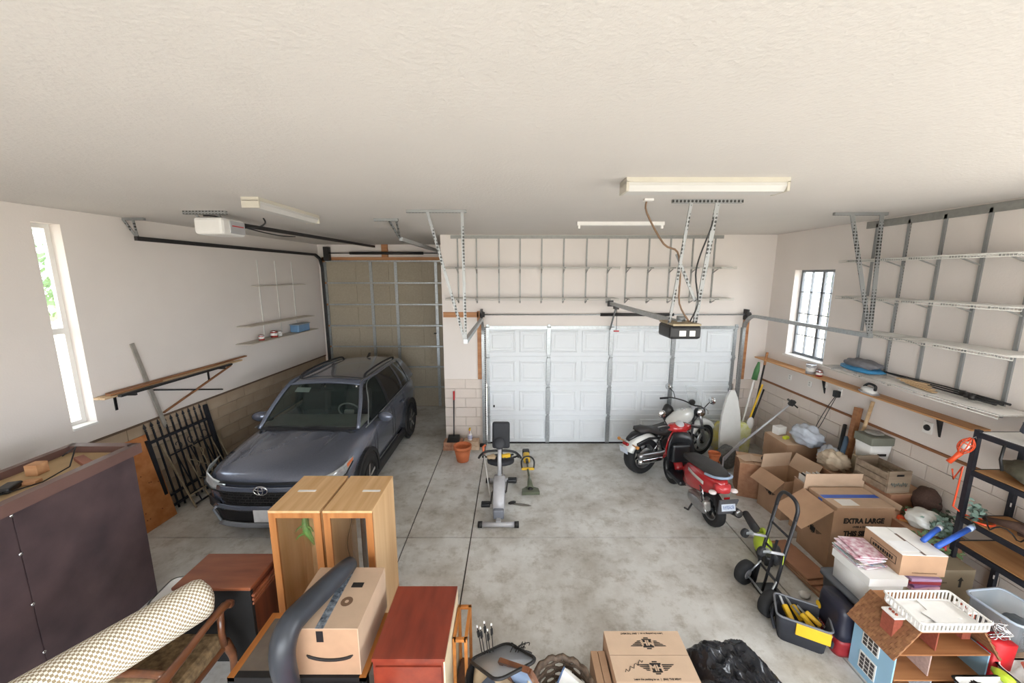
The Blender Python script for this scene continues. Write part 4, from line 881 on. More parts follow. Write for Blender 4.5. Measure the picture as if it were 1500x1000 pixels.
for a, b in (((-.12,-.16),(.12,-.16)), ((.12,-.16),(.12,.16)), ((.12,.16),(-.12,.16)), ((-.12,.16),(-.12,-.16))): obj('frame_bar', xf(M().bar((a[0],0,a[1]), (b[0],0,b[1]), .03, .03, (0,1,0)), R, (0,0,.15)), MAHO, t)
obj('picture', xf(M().cb((0,0,0), (.22,.008,.3)), R, (0,0,.15)), mat('pic_blue', (150,170,200), .3, var=.3), t)
t = thing('dustpan', 'dark grey flat scraper blade lying over the tub edge', 'tool', (-.1, 2.25, .42)); obj('blade', M().cb((0,0,.04), (.1,.32,.008), rot(.2,0,.8), .002), mat('slate_blade', (86,90,98), .4, .4), t); obj('grip', M().tube([(.1,-.14,.0),(.18,-.24,.0)], .016, 8), BLACK, t)
# wicker basket with book
WICK = mat('wicker', (104,86,70), .7, 0, .4, 30, .2, (70,56,46))
t = thing('wicker_basket', 'round dark wicker basket holding a book', 'basket', (.36, 2.36, 0)); t.scale = (.88,.88,1); m = M()
for k in range(11):
    z = .02+k*.038; r_ = .2+.004*k
    m.tube([(r_*math.cos(a)+.004*math.cos(9*a+k*PI), r_*math.sin(a)+.004*math.sin(9*a+k*PI), z+.008*math.sin(9*a+k*PI)) for a in [i*2*PI/40 for i in range(40)]], .012, 5, closed=True)
obj('weave', m, WICK, t); m = M()
for i in range(18): a = i*2*PI/18; m.rod((.2*math.cos(a),.2*math.sin(a),0), (.245*math.cos(a),.245*math.sin(a),.44), .007, 5)
obj('stakes', m, WICK, t)
obj('rim', M().tube([(.245*math.cos(a), .245*math.sin(a), .44+.012*math.sin(14*a)) for a in [i*2*PI/48 for i in range(48)]], .024, 6, closed=True), WICK, t); obj('base', M().lathe([(0,0),(.2,0),(.2,.012),(0,.012)], 18), WICK, t)
t = thing('book', 'white book with blue spine standing in the wicker basket', 'book', (.35, 2.38, .14)); R = rot(-.35, .25, -.55)
obj('cover', xf(M().cb((0,0,.16), (.2,.035,.3)), R), PAPER, t); obj('spine', xf(M().cb((-.1,0,.16), (.012,.04,.302)), R), mat('book_blue', (96,120,160), .5), t)
tag(obj('rope_cord', M().tube([(.105,2.5,.5),(.11,2.42,.53),(.115,2.32,.51),(.115,2.24,.4)], .014, 7), mat('rope', (196,184,160), .9, var=.25, scale=60)), 'pale twisted rope hanging between tub and wicker basket', 'rope')
t = thing('wire_tangle', 'tangle of thin dark wire with a red tag beside the tray', 'wire', (.04, 2.56, .45)); rnd = random.Random(4)
for k in range(5): obj('wire_loop', M().tube([(.05*math.cos(a)+rnd.uniform(-.03,.03)+.02*k-.04, .04*math.sin(a*1.3)+rnd.uniform(-.02,.02), .05+.05*math.sin(a+k)) for a in [i*.7 for i in range(10)]], .0035, 4), BLACK, t)
obj('red_tag', M().cb((.08,-.04,.03), (.05,.01,.07), rot(.2,.3,.2), .003), mat('tag_red', (206,70,80), .5), t)
# printed moving carton
mh = carton('cardboard_box', 'moving carton with winged emblems printed on both top flaps', (1.05, 2.535, .0), (.61, .41, .50), 0, CARD, CARD2, None, True, None, None, 'box', 0)
def wings(parent, X, s=1):
    m = M()
    for q in (-1, 1):
        for k in range(4): m.prism([(q*(.05+.004*k)*s, (.03-.014*k)*s), (q*(.15-.02*k)*s, (.03-.014*k)*s), (q*(.14-.02*k)*s, (.022-.014*k)*s), (q*.05*s, (.02-.014*k)*s)], .0008)
    m.prism([(-.045*s,.04*s),(.045*s,.04*s),(.04*s,-.035*s),(-.04*s,-.035*s)], .0008); m.prism([(-.022*s,-.04*s),(.022*s,-.04*s),(.018*s,-.05*s),(-.018*s,-.05*s)], .0008); m.prism([(-.02*s,.045*s),(.02*s,.045*s),(.02*s,.055*s),(-.02*s,.055*s)], .0008)
    o = obj('emblem_print', m, INK, parent); o.matrix_basis = X; return o
for s in (-1, 1):
    X = Matrix.Translation((.02, s*.1+(.0 if s < 0 else 0), .5066)) @ Matrix.Rotation(0 if s < 0 else PI, 4, 'Z'); wings(mh, X, .95)
    text('MH', .062, CARD2, mh, X @ Matrix.Translation((0,-.002,.0012)), bold=.002)
    text('Leave the packing to us.  |  (866) THE MEAT', .019, INK, mh, Matrix.Translation((0, s*.182, .5068)) @ Matrix.Rotation(0 if s < 0 else PI, 4, 'Z'), bold=.0004)
obj('handwriting', M().tube([(-.22+.012*i, -.13+.007*i+.016*math.sin(i*1.9), .5075) for i in range(14)], .0025, 4), INK, mh)
carton('cardboard_box', 'plain low carton tucked beside the winged emblem carton', (.675, 2.47, 0), (.11, .34, .42), 0, CARD, CARD)
def bagfn(p): return 1+.05*math.sin(9*p.x+4*p.y)+.04*math.sin(13*p.y+6*p.z)+.03*math.sin(21*p.x-9*p.z)
def sq(p, e=.55):
    f = lambda c: math.copysign(abs(c)**e, c); q = V((f(p.x), f(p.y), f(p.z))); return q
t = thing('garbage_bag', 'shiny black plastic bag wrapped round a bulky bundle beside the moving carton', 'bag', (1.72, 2.42, 0))
def sackpt(u, v):
    x, y = 2*u-1, 2*v-1; e = max(0, 1-abs(x)**7)*max(0, 1-abs(y)**7); q = V((x*2.2+y*.9, y*1.1-x*.6, .4))
    n1 = noise.noise(q*1.3); n2 = abs(noise.noise(q*2.6+V((3,1,0)))); n3 = abs(noise.noise(q*6))
    rim = .025*noise.noise(V((x*3,y*3,7))); sx = 1-.1*max(0, y)**2-.04*abs(y)**4
    return V((x*(.31+rim)*sx+.04*y*-1, y*(.36+rim), max(0, e**.45*(.49+.05*n1-.07*n2-.02*n3))))
m = M().sheet(sackpt, 60, 60)
obj('sack', m, mat('bin_bag', (30,33,40), .22, 0, .2, 12, .5, bscale=22), t)
# ================================================================ MID-FLOOR THINGS
SILV = mat('silver_grey', (186,186,190), .4, .2, .1, 20); PADB = mat('black_pad', (40,42,48), .6, var=.2, scale=15)
t = thing('exercise_bike', 'grey recumbent exercise bike with black seat in the middle of the floor', 'exercise bike', (-.205, 4.78, 0))
for y, w_ in ((0, .5), (1.15, .44)):
    fb = obj('foot_bar', M().rod((-w_/2,y,.045), (w_/2,y,.045), .035, 10), SILV, t)
    for s in (-1, 1): obj('end_cap', M().lathe([(0,-.03),(.042,-.03),(.045,.03),(0,.032)], 12, (s*w_/2,y,.045), rot(0,PI/2,0)), BLACK, fb)
obj('main_beam', M().bar((0,0,.06), (0,1.15,.09), .06, .06), SILV, t)
prof = [(.1,.1),(.2,.07),(.5,.1),(.66,.2),(.68,.36),(.6,.46),(.46,.5),(.3,.44),(.16,.28)]
ho = obj('housing', M().loft([[V((x, y, z)) for y, z in [((p[0]-.38)*k+.38, (p[1]-.28)*k+.28) for p in prof]] for x, k in ((-.085,.86),(-.07,1),(.07,1),(.085,.86))]), SILV, t)
obj('housing_foot', M().cb((0,.16,.13), (.15,.16,.14), None, .02), mat('bike_grey_blue', (122,126,136), .45), ho)
cr = obj('crank', M().bar((-.1,.38,.3), (-.12,.28,.17), .02, .03).bar((.1,.38,.3), (.12,.5,.42), .02, .03).rod((-.1,.38,.3), (.1,.38,.3), .02), DARKMETAL, t)
for s, y, z in ((-1,.28,.17), (1,.5,.42)): obj('pedal', M().cb((s*.19,y,z), (.13,.1,.05), None, .012).bar((s*.13,y-.03,z+.03), (s*.25,y-.03,z+.05), .03, .01), BLACK, t)
obj('mast', M().tube([(0,.5,.46),(0,.56,.7),(0,.62,.93)], .03, 10), SILV, t)
obj('console', M().lathe([(.0,.0),(.085,0),(.09,.03),(.06,.045),(0,.045)], 16, (0,.6,.95), rot(1.1,0,0)), PADB, t)
obj('handlebar', M().tube([(-.32,.72,.66),(-.28,.66,.74),(-.2,.64,.8),(0,.63,.82),(.2,.64,.8),(.28,.66,.74),(.32,.72,.66)], .018, 8), BLACK, t)
obj('seat_post', M().bar((0,1.02,.1), (0,1.06,.42), .06, .05), DARKMETAL, t)
obj('seat', M().loft([[V((x*k,1.06+y*k,z)) for x, y in [(.22*math.cos(a), .17*math.sin(a)) for a in [i*PI/8 for i in range(16)]]] for z, k in ((.41,.8),(.43,1),(.47,1),(.495,.85))]), PADB, t)
obj('back_post', M().bar((0,1.14,.44), (0,1.32,.62), .05, .03), DARKMETAL, t)
obj('backrest', M().cb((0,1.30,.78), (.29,.07,.44), rot(-.22,0,0), .034), PADB, t)
obj('seat_handle', M().tube([(-.28,.95,.56),(-.28,1.1,.52),(-.2,1.18,.44),(.2,1.18,.44),(.28,1.1,.52),(.28,.95,.56)], .015, 8), BLACK, t)
YEL = mat('tool_yellow', (236,190,40), .45)
t = thing('cordless_drill', 'yellow cordless tool resting on the exercise bike seat', 'drill', (-.12, 5.8, .497), .4); obj('body', M().cb((0,0,.05), (.15,.06,.06), None, .015), YEL, t); obj('battery', M().cb((-.05,0,.02), (.07,.07,.04), None, .008), BLACK, t); obj('chuck', M().rod((.07,0,.05), (.13,0,.05), .016, 10), BLACK, t)
tag(obj('leather_glove', M().ell((-.34, 5.8, .53), (.08,.06,.035), rz(.3), 12, 8, lambda p: 1+.2*math.sin(6*p.x)), mat('glove_tan', (196,172,140), .9)), 'tan leather glove on the exercise bike seat', 'glove')
t = thing('walking_stick', 'thin white stick with orange grip leaning on the exercise bike', 'stick', (-.36, 5.5, 0)); obj('shaft', M().rod((0,0,.005), (-.12,.42,.52), .01), WHITE, t); obj('grip', M().tube([(-.12,.42,.52),(-.14,.5,.6),(-.1,.52,.63)], .02, 8), mat('grip_orange', (226,120,80), .6), t)
# string trimmer lying on the floor
OLIVE = mat('trimmer_green', (98,104,84), .5)
t = thing('string_trimmer', 'yellow and black string trimmer lying on the concrete beside the exercise bike', 'trimmer', (.27, 5.6, 0), .03)
obj('shaft', M().tube([(0,.12,.1),(0,.6,.1),(0,1.0,.1)], .016, 8), OLIVE, t)
obj('guard', M().prism([(-.14,-.06),(.14,-.06),(.13,.05),(.05,.1),(-.06,.1),(-.13,.04)], .05, Matrix.Translation((0,0,.02))), OLIVE, t)
obj('cutting_head', M().lathe([(0,0),(.05,0),(.055,.05),(.03,.09),(0,.1)], 14, (0,.04,.005)), BLACK, t)
obj('neck', M().tube([(0,.04,.08),(0,.2,.11),(0,.34,.1)], [.05,.035,.018], 10), OLIVE, t)
obj('loop_handle', M().tube([(-.1,.62,.1),(-.11,.66,.22),(-.05,.7,.28),(.05,.7,.28),(.11,.66,.22),(.1,.62,.1)], .014, 8), BLACK, t)
obj('clamp', M().cb((0,.62,.1), (.22,.05,.04), None, .012), YEL, t)
obj('motor', M().cb((0,1.02,.11), (.12,.22,.13), None, .03), YEL, t); obj('battery', M().cb((0,1.18,.12), (.13,.12,.14), None, .025), BLACK, t); obj('trigger', M().cb((0,.86,.12), (.05,.14,.06), None, .015), BLACK, t)
tag(obj('floor_debris', M().ell((-.02,5.35,.012),(.07,.04,.012),rz(.5),8,5), BLACK), 'small dark scrap on the concrete near the trimmer guard', 'scrap')
tag(obj('floor_debris', M().ell((.12,5.3,.008),(.16,.03,.008),rz(-.2),8,5), mat('grey_scrap', (120,116,110), .9)), 'long grey scrap on the concrete near the trimmer guard', 'scrap')
# flower pot
def pot(name, label, loc, r, h, ma, group=None):
    t = thing(name, label, 'plant pot', loc, 0, group)
    obj('body', M().lathe([(0,.004),(r*.66,.0),(r*.93,h*.8),(r*.86,h*.8),(r*.6,.03),(0,.03)], 24), ma, t); obj('rim', M().lathe([(r*.9,h*.78),(r,h*.78),(r*1.02,h),(r*.93,h),(r*.9,h*.78)], 24), ma, t); return t
TERRA = mat('terracotta', (206,116,72), .75, var=.1)
p = onZ(678, 674); pot('flower_pot', 'large empty terracotta pot in front of the pier', (p.x, p.y, 0), .165, .3, TERRA)
# bricks, dustpan and spray bottle at the pier
BRK = mat('brick_pink', (196,150,122), .9, 0, .2, 12, .2, (150,100,76)); BRK2 = mat('brick_pale', (216,192,166), .9, 0, .2, 12, .2, (190,150,120))
me1 = M().cb((0,0,.045), (.36,.2,.085), None, .006).mesh('paver', BRK); me2 = M().cb((0,0,.045), (.3,.2,.085), None, .006).mesh('paver', BRK2)
for (x, y, z, me, lab) in ((-1.2,7.22,0,me1,'lower pinkish paver under the dustpan at the pier'), (-1.19,7.22,.09,me1,'upper pinkish paver under the dustpan at the pier'), (-.82,7.24,0,me2,'lower pale paver under the spray bottle'), (-.83,7.24,.09,me2,'upper pale paver under the spray bottle')):
    o = obj('paver_stone', me, None); o.location = (x, y, z); tag(o, lab, 'paver', 'pavers at the foot of the pier')
t = thing('lobby_dustpan', 'black dustpan with tall handle and red grip at the pier', 'dustpan', (-1.18, 7.2, .182))
obj('pan', M().loft([[V((-.12,-.1,0)),V((.12,-.1,0)),V((.12,.08,0)),V((-.12,.08,0))], [V((-.11,-.02,.06)),V((.11,-.02,.06)),V((.11,.08,.09)),V((-.11,.08,.09))]], True, True, False), BLACK, t)
obj('pole', M().rod((0,.04,.06), (0,.16,.78), .013, 8), BLACK, t); obj('grip', M().rod((0,.16,.78), (0,.185,.95), .018, 8), mat('red_plastic', (190,40,44), .4), t)
t = thing('spray_bottle', 'white spray bottle with yellow trigger head at the pier', 'bottle', (-.86, 7.22, .182))
obj('body', M().lathe([(0,0),(.042,0),(.045,.02),(.045,.12),(.02,.17),(.016,.2),(0,.2)], 16), WHITE, t); obj('paper_label', M().lathe([(.046,.03),(.046,.11)], 16), mat('label_lilac', (190,190,214), .6), t)
hd = obj('spray_head', M().cb((0,-.01,.23), (.035,.09,.04), None, .01).rod((0,0,.2), (0,0,.22), .018, 8), YEL, t); obj('trigger', M().bar((0,-.04,.215), (0,-.05,.15), .015, .012), mat('red_plastic', (190,40,44), .4), hd)
tag(obj('coiled_hose', M().tube([(-.62+.06*math.cos(a), 7.28+.05*math.sin(a), .02+.004*a) for a in [i*.5 for i in range(26)]], .012, 6), BLACK), 'small coil of black hose at the door jamb', 'hose')
# ================================================================ MOTORCYCLE (local x forward, y left)
MWH = mat('moto_white', (226,226,222), .25, 0, .05, coat=.6); MBK = mat('moto_black', (36,37,40), .35, var=.2, scale=30); ALU = mat('alloy', (164,164,166), .3, .85, .2, 30); SEATB = mat('vinyl_black', (52,50,50), .6, var=.2)
mo = thing('motorcycle', 'white and black cruiser motorcycle parked by the wide door', 'motorcycle', (2.22, 6.30, 0), .46)
def wheel(par, x, z, r, w_, rimr, name='wheel', spokes=7, disc=True):
    wh = obj(name, M().lathe([(rimr,-w_*.35),(r*.86,-w_*.5),(r*.96,-w_*.4),(r,-w_*.15),(r,w_*.15),(r*.96,w_*.4),(r*.86,w_*.5),(rimr,w_*.35)], 30, (x,0,z), rot(PI/2,0,0)), RUBBER, par)
    obj('rim', M().lathe([(rimr,-w_*.38),(rimr*1.02,-w_*.4),(rimr*.9,-w_*.3),(rimr*.88,w_*.3),(rimr*1.02,w_*.4)], 28, (x,0,z), rot(PI/2,0,0)), ALU, wh)
    m = M()
    for k in range(spokes): a = 2*PI*k/spokes; m.bar((x+.02*math.cos(a),0,z+.02*math.sin(a)), (x+rimr*.92*math.cos(a),0,z+rimr*.92*math.sin(a)), .03, .022, (0,1,0))
    obj('spokes', m.lathe([(0,-.07),(.035,-.06),(.035,.06),(0,.07)], 12, (x,0,z), rot(PI/2,0,0)), MBK, wh)
    if disc: obj('brake_disc', M().lathe([(rimr*.35,0),(rimr*.72,0),(rimr*.72,.006),(rimr*.35,.006)], 24, (x,-w_*.5,z), rot(PI/2,0,0)), GALV, wh)
    return wh
wheel(mo, 0, .33, .33, .2, .215); wheel(mo, 1.5, .33, .33, .12, .235)
def fender(par, x, z, r, w_, a0, a1, ma, nm='fender'):
    rings = []
    for i in range(15):
        a = a0+(a1-a0)*i/14; c_, s_ = math.cos(a), math.sin(a)
        rings.append([V((x+(r+dr)*c_, y, z+(r+dr)*s_)) for y, dr in ((-w_/2,-.06),(-w_/2,.0),(-w_*.3,.025),(0,.033),(w_*.3,.025),(w_/2,.0),(w_/2,-.06))])
    return obj(nm, M().loft(rings, False, False), ma, par, solid=.008)
fender(mo, 0, .33, .37, .22, .35, 2.75, MWH); fender(mo, 1.5, .33, .36, .15, .6, 2.6, MWH)
obj('tail_cover', M().loft([[V((x, y*w_, z+dz)) for y, dz in ((-1,0),(-.6,.04),(.6,.04),(1,0),(.6,-.02),(-.6,-.02))] for x, w_, z in ((-.32,.05,.66),(-.2,.085,.72),(0,.1,.75),(.2,.09,.74))]), MBK, mo)
for s in (-1, 1): obj('fender_strut', M().tube([(.3,s*.13,.62),(.05,s*.13,.66),(-.22,s*.12,.6)], .022, 8), MBK, mo)
obj('tail_lamp', M().cb((-.36,0,.6), (.05,.12,.05), None, .015), mat('lamp_red', (150,24,26), .25), mo)
lp = obj('licence_plate', M().cb((-.4,0,.5), (.008,.18,.11), rot(0,-.2,0), .002), mat('plate_pale', (206,214,226), .5, var=.15, scale=20), mo)
for s in (-1, 1): obj('turn_signal', M().rod((-.3,s*.1,.6), (-.31,s*.2,.6), .01).ell((-.31,s*.22,.6), (.03,.035,.028)), mat('amber_lens', (206,140,70), .3), mo)
obj('seat', M().loft([[V((x, y*w_, z+dz)) for y, dz in ((-1,-.02),(-.9,.04),(0,.06),(.9,.04),(1,-.02),(0,-.04))] for x, w_, z in ((-.12,.10,.80),(.05,.12,.79),(.2,.16,.73),(.38,.18,.69),(.55,.16,.71),(.66,.1,.76))]), SEATB, mo)
obj('fuel_tank', M().loft([[V((x, w_*math.cos(a), z+h*math.sin(a))) for a in [i*PI/8 for i in range(16)]] for x, w_, z, h in ((.58,.05,.78,.05),(.68,.12,.80,.10),(.85,.165,.83,.14),(1.02,.16,.86,.14),(1.14,.11,.89,.11),(1.2,.05,.9,.05))]), MWH, mo)
obj('tank_cap', M().lathe([(0,.02),(.035,.018),(.04,0)], 14, (.98,0,.99)), CHROME, mo)
for s in (-1, 1):
    obj('frame_tube', M().tube([(1.22,s*.05,.9),(1.1,s*.12,.5),(1.0,s*.14,.22),(.5,s*.14,.2),(.36,s*.13,.45),(.3,s*.12,.68)], .02, 8), MBK, mo)
    obj('swing_arm', M().bar((.45,s*.14,.32), (0,s*.14,.33), .035, .06), ALU, mo)
    sp = obj('rear_shock', M().rod((.1,s*.155,.38), (.32,s*.14,.66), .012), CHROME, mo); obj('spring', M().tube([(.13+.17*i/40, s*.153+.03*math.cos(i*.9), .42+.2*i/40+.03*math.sin(i*.9)) for i in range(41)], .007, 5), MBK, sp)
    obj('fork_leg', M().tube([(1.5,s*.1,.33),(1.28,s*.1,.98)], [.03,.024], 10), ALU, mo)
    obj('side_cover', M().ell((.42,s*.15,.52), (.13,.02,.1)), MBK, mo)
    obj('foot_peg', M().rod((.85,s*.15,.28), (.85,s*.28,.28), .016), RUBBER, mo)
en = obj('engine', M().cb((.72,0,.36), (.36,.24,.24), None, .04), ALU, mo)
for a, x in ((.5,.62), (-.5,.86)):
    cy = obj('cylinder', M().lathe([(.0,0),(.075,0),(.075,.06)]+[q for k in range(5) for q in ((.095,.065+.03*k),(.095,.078+.03*k),(.075,.08+.03*k),(.075,.092+.03*k))]+[(.08,.24),(0,.25)], 14, (x,0,.42), rot(0,-a*.9 if x < .7 else .5,0)), MBK, en)
obj('air_filter', M().lathe([(0,.0),(.085,0),(.09,.03),(.06,.05),(0,.05)], 18, (.74,-.14,.58), rot(PI/2,0,0)), CHROME, en)
for k, z in ((0,.30),(1,.40)): obj('exhaust_pipe', M().tube([(.95,-.1,.5-.06*k),(1.02,-.16,.36),(.85,-.18,.25+.05*k),(.45,-.19,z-.02),(.2,-.2,z-.01),(-.25,-.2,z+.03)], [.024,.024,.024,.03,.045,.045], 10), CHROME if k == 0 else ALU, mo)
hb = obj('handlebar', M().tube([(.98,.42,1.08),(1.06,.36,1.1),(1.2,.18,1.07),(1.24,0,1.03),(1.2,-.18,1.07),(1.06,-.36,1.1),(.98,-.42,1.08)], .013, 8), MBK, mo)
for s in (-1, 1):
    obj('grip', M().tube([(1.02,s*.39,1.09),(.9,s*.48,1.07)], .02, 8), RUBBER, hb); obj('lever', M().tube([(1.1,s*.34,1.1),(1.08,s*.42,1.09),(.98,s*.5,1.07)], .008, 6), ALU, hb)
    mr = obj('mirror', M().tube([(1.12,s*.32,1.1),(1.14,s*.38,1.2),(1.1,s*.45,1.26)], .008, 6), MBK, hb)
    obj('mirror_glass', M().lathe([(0,.02),(.06,.016),(.068,0),(.06,-.008),(0,-.008)], 16, (1.1,s*.47,1.28), rot(0,-PI/2,0)), CHROME, mr)
obj('instrument', M().lathe([(0,.03),(.05,.03),(.06,.0),(.04,-.04),(0,-.05)], 16, (1.2,0,1.09), rot(0,-.6,0)), BLACK, mo)
obj('headlight', M().ell((1.42,0,.86), (.1,.1,.1)), MBK, mo); obj('headlight_lens', M().ell((1.46,0,.86), (.075,.088,.088)), CHROME, mo)
obj('windscreen', M().sheet(lambda u, v: V((1.36-.16*v-.05*(2*u-1)**2, (2*u-1)*(.16-.03*v), .98+.4*v)), 8, 6), mat('screen_clear', (220,226,228), .05, 0, 0, alpha=.22), mo, solid=.004)
obj('kickstand', M().tube([(.6,.14,.22),(.56,.24,.02)], .014, 6), MBK, mo)
obj('tank_bag', M().ell((.9,.27,.86), (.13,.1,.16), None, 14, 10, lambda p: 1+.08*math.sin(5*p.x+3*p.z)), mat('bag_black', (44,44,46), .5, var=.3), mo)
# ================================================================ SCOOTER
SRED = mat('scooter_red', (170,36,40), .25, 0, .08, coat=.6)
sc = thing('scooter', 'red and black motor scooter parked behind the white motorcycle', 'scooter', (2.74, 4.86, 0), PI/2+.1)
wheel(sc, 0, .24, .24, .12, .15, spokes=5); wheel(sc, 1.10, .24, .24, .1, .15, spokes=5)
def ring(x, w_, z0, z1, e=.55, n=16): 
    zc, h = (z0+z1)/2, (z1-z0)/2; f = lambda c: math.copysign(abs(c)**e, c)
    return [V((x, w_*f(math.cos(i*2*PI/n)), zc+h*f(math.sin(i*2*PI/n)))) for i in range(n)]
obj('rear_cowl', M().loft([ring(-.2,.05,.60,.72), ring(-.12,.11,.52,.75), ring(.05,.165,.44,.76), ring(.25,.18,.36,.75), ring(.45,.17,.3,.72), ring(.58,.12,.3,.62)]), SRED, sc)
obj('cowl_stripe', M().sheet(lambda u, v: V((.0+.36*u, .184-.03*abs(u-.6), .60+.045*v+.03*u)), 6, 1), mat('stripe_silver', (206,200,196), .3, .3), sc, solid=.006)
obj('seat', M().loft([ring(-.16,.07,.74,.80), ring(-.08,.13,.74,.83), ring(.15,.16,.74,.835), ring(.3,.16,.73,.80), ring(.45,.15,.71,.79), ring(.62,.11,.68,.76), ring(.7,.05,.67,.72)]), SEATB, sc)
obj('passenger_rail', M().tube([(.0,.15,.76),(-.16,.12,.79),(-.22,0,.8),(-.16,-.12,.79),(.0,-.15,.76)], .018, 8), mat('rail_bluegrey', (150,166,190), .4), sc)
obj('tail_lamp', M().loft([ring(-.25,.05,.60,.66), ring(-.2,.1,.58,.70), ring(-.15,.12,.58,.71)]), mat('lamp_red_pale', (196,60,64), .2), sc)
for s in (-1, 1): obj('turn_signal', M().ell((-.19,s*.15,.6), (.05,.05,.028)), mat('lens_clear', (232,222,220), .2), sc)
obj('rear_fender', M().prism([(-.1,-.09),(.1,-.09),(.13,.14),(-.13,.14)], .02, frame((-.27,0,.42), (0,-1,0), (-.25,0,1))), mat('fender_grey', (86,86,90), .6), sc)
lp = obj('licence_plate', M().cb((-.315,0,.46), (.006,.19,.11), rot(0,.25,0), .002), mat('plate_pale', (206,214,226), .5), sc)
obj('plate_number', M().cb((-.32,0,.455), (.003,.15,.045), rot(0,.25,0)), mat('plate_blue', (90,110,160), .6, 0, .5, 60, 0, (206,214,226)), lp)
obj('reflector', M().cb((-.27,0,.55), (.01,.08,.03), None, .004), mat('lamp_red', (150,24,26), .25), sc)
obj('engine', M().cb((.16,.1,.27), (.42,.12,.16), rot(0,.1,0), .04), mat('engine_grey', (176,172,166), .45, .4, .2, 12), sc); obj('belt_cover', M().ell((.1,.17,.27), (.24,.03,.08)), ALU, sc)
sp = obj('rear_shock', M().rod((-.02,.13,.28), (.06,.15,.6), .012), CHROME, sc); obj('spring', M().tube([(-.01+.06*i/40, .135+.015*i/40+.032*math.cos(i*.95), .3+.26*i/40+.032*math.sin(i*.95)*.3) for i in range(41)], .008, 5), MBK, sp)
obj('muffler', M().tube([(.3,-.12,.22),(.15,-.17,.24),(-.05,-.19,.27),(-.26,-.2,.31)], [.03,.05,.062,.055], 14), MBK, sc)
obj('muffler_cap', M().lathe([(.0,.01),(.03,.01),(.05,.0),(.05,-.02)], 14, (-.265,-.2,.312), rot(0,-PI/2,0)), ALU, sc)
obj('floorboard', M().cb((.78,0,.28), (.44,.34,.08), None, .03), MBK, sc)
obj('leg_shield', M().loft([[V((x+.06*math.cos(q*PI/2)*0+.06*abs(y)**2*4*0-.10*(y/.22)**2, y, z)) for y in [-.22*w_+.44*w_*i/8 for i in range(9)]] for q, (x, z, w_) in enumerate(((1.0,.28,.7),(.98,.45,.95),(.98,.65,1),(.96,.82,.9),(.95,.94,.6)))], False, False), MBK, sc, solid=.02)
obj('front_apron', M().loft([[V((x-.13*(y/.22)**2, y, z)) for y in [-.22*w_+.44*w_*i/8 for i in range(9)]] for (x, z, w_) in ((1.05,.5,.4),(1.08,.56,.85),(1.07,.68,1),(1.03,.85,.85),(1.0,.96,.5))], False, False), SRED, sc, solid=.02)
obj('storage_box', M().cb((.9,0,.62), (.1,.3,.3), None, .03), MBK, sc)
fender(sc, 1.10, .24, .26, .13, .5, 2.7, SRED)
for s in (-1, 1): obj('fork_leg', M().tube([(1.10,s*.075,.24),(1.02,s*.06,.6)], .02, 8), ALU, sc)
hb = obj('handlebar_cowl', M().loft([ring(.9,.08,.97,1.04), ring(.96,.2,.96,1.07), ring(1.04,.17,.94,1.08), ring(1.1,.07,.96,1.04)]), SRED, sc)
obj('speedometer', M().lathe([(0,.02),(.06,.018),(.07,0),(.06,-.03)], 18, (.97,0,1.07), rot(0,-.6,0)), SILV, hb)
for s in (-1, 1):
    obj('grip', M().tube([(.96,s*.18,1.03),(.9,s*.36,1.02)], .02, 8), RUBBER, hb); obj('lever', M().tube([(1.0,s*.2,1.04),(.98,s*.36,1.03)], .008, 6), ALU, hb)
    mr = obj('mirror', M().tube([(.98,s*.2,1.05),(.97,s*.27,1.16),(.95,s*.31,1.22)], .008, 6), MBK, hb)
    obj('mirror_glass', M().lathe([(0,.018),(.055,.014),(.062,0),(.055,-.01),(0,-.01)], 16, (.945,s*.32,1.26), rot(0,-PI/2,0)), CHROME, mr)
obj('centre_stand', M().tube([(.25,.12,.2),(.3,.16,.03),(.38,.17,.012)], .014, 6).tube([(.25,-.12,.2),(.3,-.16,.03),(.38,-.17,.012)], .014, 6), MBK, sc)
# ================================================================ RIGHT SIDE: CARTONS
def on(lab, name, cat, m, ma, group=None, **k): return tag(obj(name, m, ma, **k), lab, cat, group)
PCARD = mat('cardboard_print', (172,128,98), .85, 0, .15, 14, 0, (150,104,76))
b = carton('cardboard_box', 'reddish brown carton beside the scooter with flat things on top', (3.76, 5.68, 0), (.40, .42, .55), -.38, PCARD, CARD)
for k in range(6): obj('print_line', M().cb((-.2015, .0, .42-.05*k), (.001, .28-.03*(k % 3), .018)), mat('print_dark', (124,82,60), .8), b)
for k, (x, y, a, lab) in enumerate(((3.70,5.70,.2,'flat brown card offcut on the reddish carton beside the scooter'), (3.86,5.62,-.4,'second flat card offcut on the reddish carton near its corner'))):
    on(lab, 'card_sheet', 'cardboard sheet', M().cb((x,y,.565+.006*k), (.28,.2,.005), rz(a)), CARD2)
on('dark crumpled cap on the reddish carton beside the scooter', 'cap', 'cap', M().ell((3.9,5.55,.615), (.08,.07,.05), None, 12, 8, lambda p: 1+.12*math.sin(7*p.x+5*p.y)), mat('cap_dark', (72,66,62), .9))
b = carton('cardboard_box', 'tall brown carton standing against the right wall under the ledge', (4.52, 5.9, 0), (.56, .53, .8), 0, CARD, CARD2)
